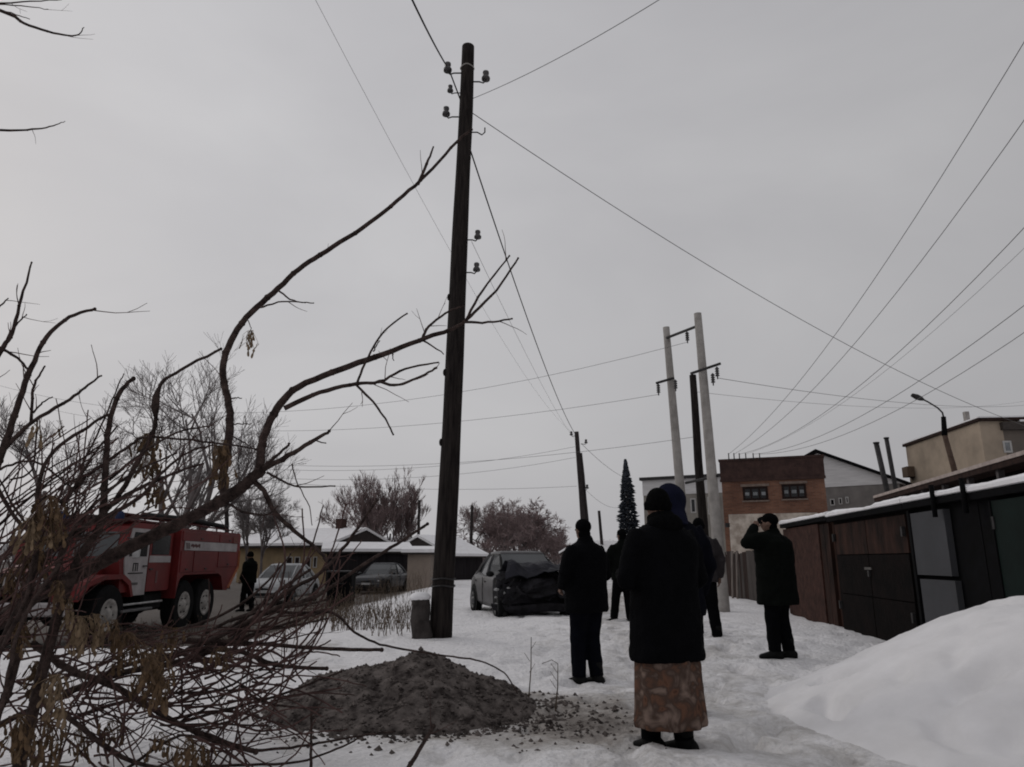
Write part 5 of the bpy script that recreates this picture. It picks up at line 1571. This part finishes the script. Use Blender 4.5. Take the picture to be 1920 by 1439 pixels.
T([(-120, 1150), (-40, 960), (5, 845), (32, 765), (58, 690), (88, 632), (130, 595), (178, 580)], 18, 5, 3.2, 3.3, True)
T([(-60, 760), (0, 660), (22, 625), (40, 560), (60, 493)], 12, 3, 3.1, 3.2); T([(-2, 652), (28, 668), (52, 692)], 6, 4, 3.15, 3.25); T([(8, 650), (30, 610), (50, 590)], 5, 2, 3.15, 3.2); T([(-20, 600), (0, 575), (15, 560)], 5, 2)
T([(-60, 920), (0, 852), (60, 792), (130, 750), (165, 722), (190, 704)], 10, 3, 3.3, 3.5); T([(58, 794), (61, 738), (70, 710), (85, 688)], 6, 3); T([(62, 775), (80, 755), (98, 745)], 4, 2)
T([(0, 880), (40, 866), (80, 872), (120, 905), (160, 930)], 5, 3); T([(-30, 860), (20, 960), (60, 1000), (100, 1020)], 8, 5); T([(20, 900), (60, 880), (70, 790)], 4, 3)
T([(112, 945), (160, 895), (195, 870), (245, 835), (275, 820), (380, 828), (482, 842)], 8, 3, 3.5, 3.7)
T([(200, 955), (250, 922), (320, 890), (380, 870)], 9, 4, 3.55, 3.6); T([(195, 970), (260, 935), (300, 890), (350, 850), (398, 835)], 8, 3, 3.5, 3.6); T([(205, 900), (260, 855), (330, 812), (390, 800)], 6, 3)
T([(150, 880), (190, 800), (215, 740), (232, 702)], 4, 2); T([(120, 950), (170, 860), (220, 800)], 5, 3); T([(60, 950), (120, 910), (170, 885)], 5, 3); T([(0, 1018), (60, 1015), (150, 1005), (240, 1000)], 5, 3)
T([(60, 1000), (20, 940), (-10, 880)], 5, 3); T([(100, 1090), (140, 990), (230, 900), (330, 850)], 9, 3); T([(-20, 1000), (60, 930), (140, 870), (195, 830)], 6, 2.5)
T([(-60, 1300), (-5, 1230), (50, 1120), (58, 1060)], 11, 6, 3.2, 3.2, True); T([(0, 1340), (30, 1200), (60, 1130), (110, 1060)], 9, 5, 3.1, 3.2, True)
rs = random.Random(14)
for (px, py, c, w_, h_) in ((98, 985, 34, 50, 100), (55, 1005, 22, 50, 60), (65, 1050, 22, 45, 60), (110, 1120, 12, 25, 55), (35, 1200, 16, 30, 60), (150, 1195, 22, 40, 70), (180, 1185, 18, 40, 60), (215, 1190, 12, 30, 50), (240, 1230, 30, 60, 80), (280, 1270, 30, 50, 80), (300, 1245, 20, 40, 70),
                          (70, 1290, 26, 45, 90), (105, 1315, 26, 45, 90), (40, 1390, 30, 60, 90), (90, 1400, 24, 50, 90), (20, 1100, 18, 40, 60), (305, 1300, 16, 30, 60), (70, 812, 4, 18, 26), (112, 803, 3, 12, 26), (355, 1410, 14, 40, 50), (130, 1150, 9, 20, 60)):
    cluster(B.t, px, py, rs.uniform(3.15, 3.6), c, w_, h_, rs, M_SEED if rs.random() < .85 else M_SEEDL)
# thin shoots fanning up and to the right
for i in range(170):
    x0 = rs.uniform(-80, 190); y0 = rs.uniform(1000, 1250); a = R(rs.uniform(18, 78)); ln = rs.uniform(120, 360); cv = rs.uniform(-.5, .3)
    pix = [(x0 + ln * q * math.cos(a + cv * q), y0 - ln * q * math.sin(a + cv * q)) for q in (0, .33, .66, 1)]
    if pix[-1][1] < 740 or any(195 < a_[0] < 470 and 985 < a_[1] < 1170 for a_ in pix): continue
    Y = rs.uniform(3.2, 4.2); B.tg(pix, Y, Y + rs.uniform(-.2, .4), rs.uniform(2.2, 4.6), rs.uniform(1.3, 2.4))
B.side_twigs(230, .06, .26, .15, .0028)
B.done()

# top-left twigs of an overhanging crown outside the view
D = Bush('overhanging_tree', -700, 4.6, 'overhanging bare tree whose twig tips enter at the top left corner', 'tree')
D.br([(-900, 1250), (-860, 800), (-800, 350), (-700, 130), (-560, -40)], 4.6, 4.5, 60, 14, True, M_BARK, 'trunk')
D.br([(-640, 60), (-420, -50), (-180, -30), (0, 20), (45, 44), (100, 62), (142, 67), (157, 52)], 4.5, 4.4, 12, 1.6)
D.br([(-700, 130), (-400, 190), (-150, 240), (0, 245), (60, 243), (100, 236), (122, 228)], 4.6, 4.4, 9, 1.2)
D.br([(-60, 10), (40, 4), (115, 0)], 4.4, 4.4, 4, 2); D.br([(-20, 12), (30, 28), (55, 36)], 4.4, 4.4, 3, 1.5); D.br([(-30, 6), (40, 12), (90, 18)], 4.4, 4.4, 3, 1.5)
D.side_twigs(10, .1, .25, 0, .002)
D.done()

# ---- C: cut brush lying on the snow, bottom left
C = Bush('cut_brush', 250, 4.9, 'tangle of cut reddish branches lying on the snow at the lower left', 'brush')
T = lambda pix, w0, w1, y0=4.6, y1=4.9: C.br(pix, y0, y1, w0, w1)
T([(120, 1300), (230, 1262), (320, 1245), (410, 1215), (470, 1170), (540, 1110), (600, 1075), (650, 1020), (707, 937)], 12, 5)
T([(300, 1240), (420, 1190), (520, 1140), (590, 1120), (680, 1060), (745, 1020), (802, 983)], 9, 5); T([(330, 1230), (430, 1180), (520, 1110), (580, 1070)], 9, 5)
T([(380, 1190), (470, 1150), (560, 1150), (625, 1150), (665, 1186), (712, 1208), (770, 1220), (850, 1232), (900, 1240), (945, 1262), (970, 1300)], 6, 2, 4.8, 5.1)
T([(350, 1200), (450, 1205), (540, 1212), (640, 1218), (716, 1219)], 8, 6); T([(370, 1222), (440, 1220), (510, 1245), (560, 1252), (612, 1254)], 9, 6)
T([(-20, 1370), (60, 1330), (130, 1300), (230, 1250), (330, 1225), (420, 1205), (520, 1175), (600, 1150)], 11, 4, 4.3, 4.8)
T([(60, 1205), (130, 1255), (220, 1290), (330, 1355), (420, 1392), (480, 1410)], 13, 8, 4.2, 4.4); T([(130, 1350), (210, 1322), (300, 1302), (410, 1295), (470, 1262), (520, 1240)], 7, 3)
T([(120, 1340), (230, 1420), (330, 1445)], 9, 6, 4.1, 4.1); T([(320, 1360), (420, 1332), (520, 1305), (600, 1275), (640, 1260)], 6, 3); T([(340, 1352), (400, 1320), (450, 1285), (510, 1260)], 5, 3)
T([(300, 1360), (400, 1358), (500, 1362)], 4, 3); T([(450, 1285), (490, 1315), (540, 1325), (590, 1330)], 5, 3)
T([(480, 1408), (560, 1400), (620, 1390), (690, 1378), (740, 1372)], 5, 3, 4.4, 4.8); T([(330, 1440), (440, 1436), (560, 1428), (630, 1405), (680, 1380)], 5, 3, 4.3, 4.8)
T([(583, 1470), (583, 1400), (584, 1330)], 6, 3, 4.5, 4.5); T([(745, 1475), (778, 1420), (813, 1362)], 9, 6, 4.4, 4.5)
T([(240, 1440), (340, 1380), (430, 1400)], 6, 3, 4.2, 4.3); T([(340, 1250), (342, 1345)], 4, 3); T([(330, 1350), (380, 1300), (395, 1290)], 4, 3)
T([(200, 1200), (300, 1190), (400, 1160), (470, 1120), (520, 1070), (545, 1040)], 7, 3); T([(430, 1165), (500, 1145), (570, 1135), (615, 1125)], 6, 3); T([(440, 1185), (510, 1180), (560, 1172), (612, 1160)], 5, 3)
rs = random.Random(33)
for i in range(150):
    x0 = rs.gauss(330, 130); y0 = rs.gauss(1225, 55); a = R(rs.gauss(24, 24)); ln = rs.uniform(110, 300); cv = rs.uniform(-.8, .8)
    pix = [(x0 + ln * q * math.cos(a + cv * q), y0 - ln * q * math.sin(a + cv * q)) for q in (0, .33, .66, 1)]
    if pix[-1][0] > 690 or max(p[1] for p in pix) > 1400 or any(190 < p[0] < 470 and p[1] < 1165 for p in pix): continue
    Y = rs.uniform(4.3, 5.3); C.tg(pix, Y, Y + rs.uniform(-.2, .3), rs.uniform(3, 6.5), rs.uniform(1.8, 3.2))
for i in range(110):
    x0 = rs.uniform(-60, 480); y0 = rs.uniform(1260, 1460); a = R(rs.gauss(15, 45)); ln = rs.uniform(90, 260); cv = rs.uniform(-.9, .9)
    pix = [(x0 + ln * q * math.cos(a + cv * q), y0 - ln * q * math.sin(a + cv * q)) for q in (0, .33, .66, 1)]
    if pix[-1][0] > 660: continue
    Y = rs.uniform(4.0, 4.6); C.tg(pix, Y, Y + rs.uniform(-.2, .3), rs.uniform(2.5, 5.5), rs.uniform(1.5, 2.6))
C.side_twigs(240, .06, .26, .1, .0028)
for (px, py, c, w_, h_) in ((60, 1440, 20, 50, 60), (150, 1400, 16, 40, 60), (210, 1380, 14, 40, 50), (300, 1400, 14, 40, 50), (380, 1420, 12, 30, 40), (260, 1300, 18, 40, 60), (420, 1235, 10, 40, 40), (330, 1200, 10, 40, 40)): cluster(C.t, px, py, 4.2, c, w_, h_, rs, M_SEED)
C.done()

# ================================================================== DRY WEEDS
mb = MB(); rs = random.Random(8)
def weed_patch(n, px0, px1, Y0, Y1, h0, h1):
    for i in range(n):
        Y = rs.uniform(Y0, Y1); p = gp(rs.uniform(px0, px1), Y); hh = rs.uniform(h0, h1); d = Vector((rs.gauss(0, .22), rs.gauss(0, .2), 1))
        q = p + d * hh; mb.tube([p - Vector((0, 0, .05)), p.lerp(q, .55) + Vector((rs.gauss(0, .02), 0, 0)), q + Vector((rs.gauss(0, .05), 0, -.02))], [.006, .005, .003], 3, False)
        if rs.random() < .12: mb.ell(q, (.015, .015, .03), 5, 4)
weed_patch(420, 620, 770, 12.5, 19, .1, .42)
weed_patch(300, 230, 470, 12.5, 19, .1, .3)
weed_patch(160, 540, 660, 14, 20, .15, .6)
weed_patch(60, 430, 560, 9, 14, .1, .35)
weed_patch(260, 560, 800, 21, 33, .3, .95)
weed_patch(40, 690, 790, 11.0, 12.2, .1, .35)
dg = mesh_obj('dry_grass', mb, M_DRYGRASS, fix=False); dg['kind'] = 'stuff'; dg['label'] = 'dry brown weeds poking through the snow left of the pole'; dg['category'] = 'dry grass'
for k, (px, pyb, pyt, Y, lab) in enumerate(((990, 1325, 1195, 6.6, 'taller dry weed stalk in the snow right of the soil heap'), (1040, 1345, 1245, 6.2, 'shorter bent dry weed stalk in the snow near the woman'))):
    b = gp(px, Y); t_ = at(px + 6, pyt, Y); mb = MB()
    mb.tube([b - Vector((0, 0, .05)), b.lerp(t_, .5) + Vector((.012, 0, 0)), t_], [.006, .005, .003], 5)
    for q in (.45, .62, .8): 
        c = b.lerp(t_, q); mb.tube([c, c + Vector((rs.choice((-1, 1)) * .05, .01, .07))], [.003, .002], 4)
    if k: mb.tube([t_, t_ + Vector((-.05, 0, .03)), t_ + Vector((-.13, 0, 0))], .003, 4)
    single('weed_stalk', mb, M_DRYGRASS, tuple(b), lab, 'weed', 'weed stalks')

# dark metal bin by the weeds
b = gp(638, 24.5); c = Vector((b.x, b.y, b.z))
t = thing('metal_bin', tuple(c), 'dark square metal bin among dry weeds between the two parked cars', 'bin')
mb = MB(); mb.bbox((c.x, c.y, c.z + .56), (.78, .7, 1.06), .03); mesh_obj('body', mb, M_BLACK, t)
mb = MB(); mb.bbox((c.x, c.y, c.z + 1.12), (.84, .76, .06), .02); mesh_obj('lid', mb, M_STEEL, t)
mb = MB(); mb.tube([(c.x - .2, c.y - .37, c.z + .75), (c.x - .2, c.y - .42, c.z + .75), (c.x + .2, c.y - .42, c.z + .75), (c.x + .2, c.y - .37, c.z + .75)], .015, 6); mesh_obj('handle', mb, M_STEEL, t)
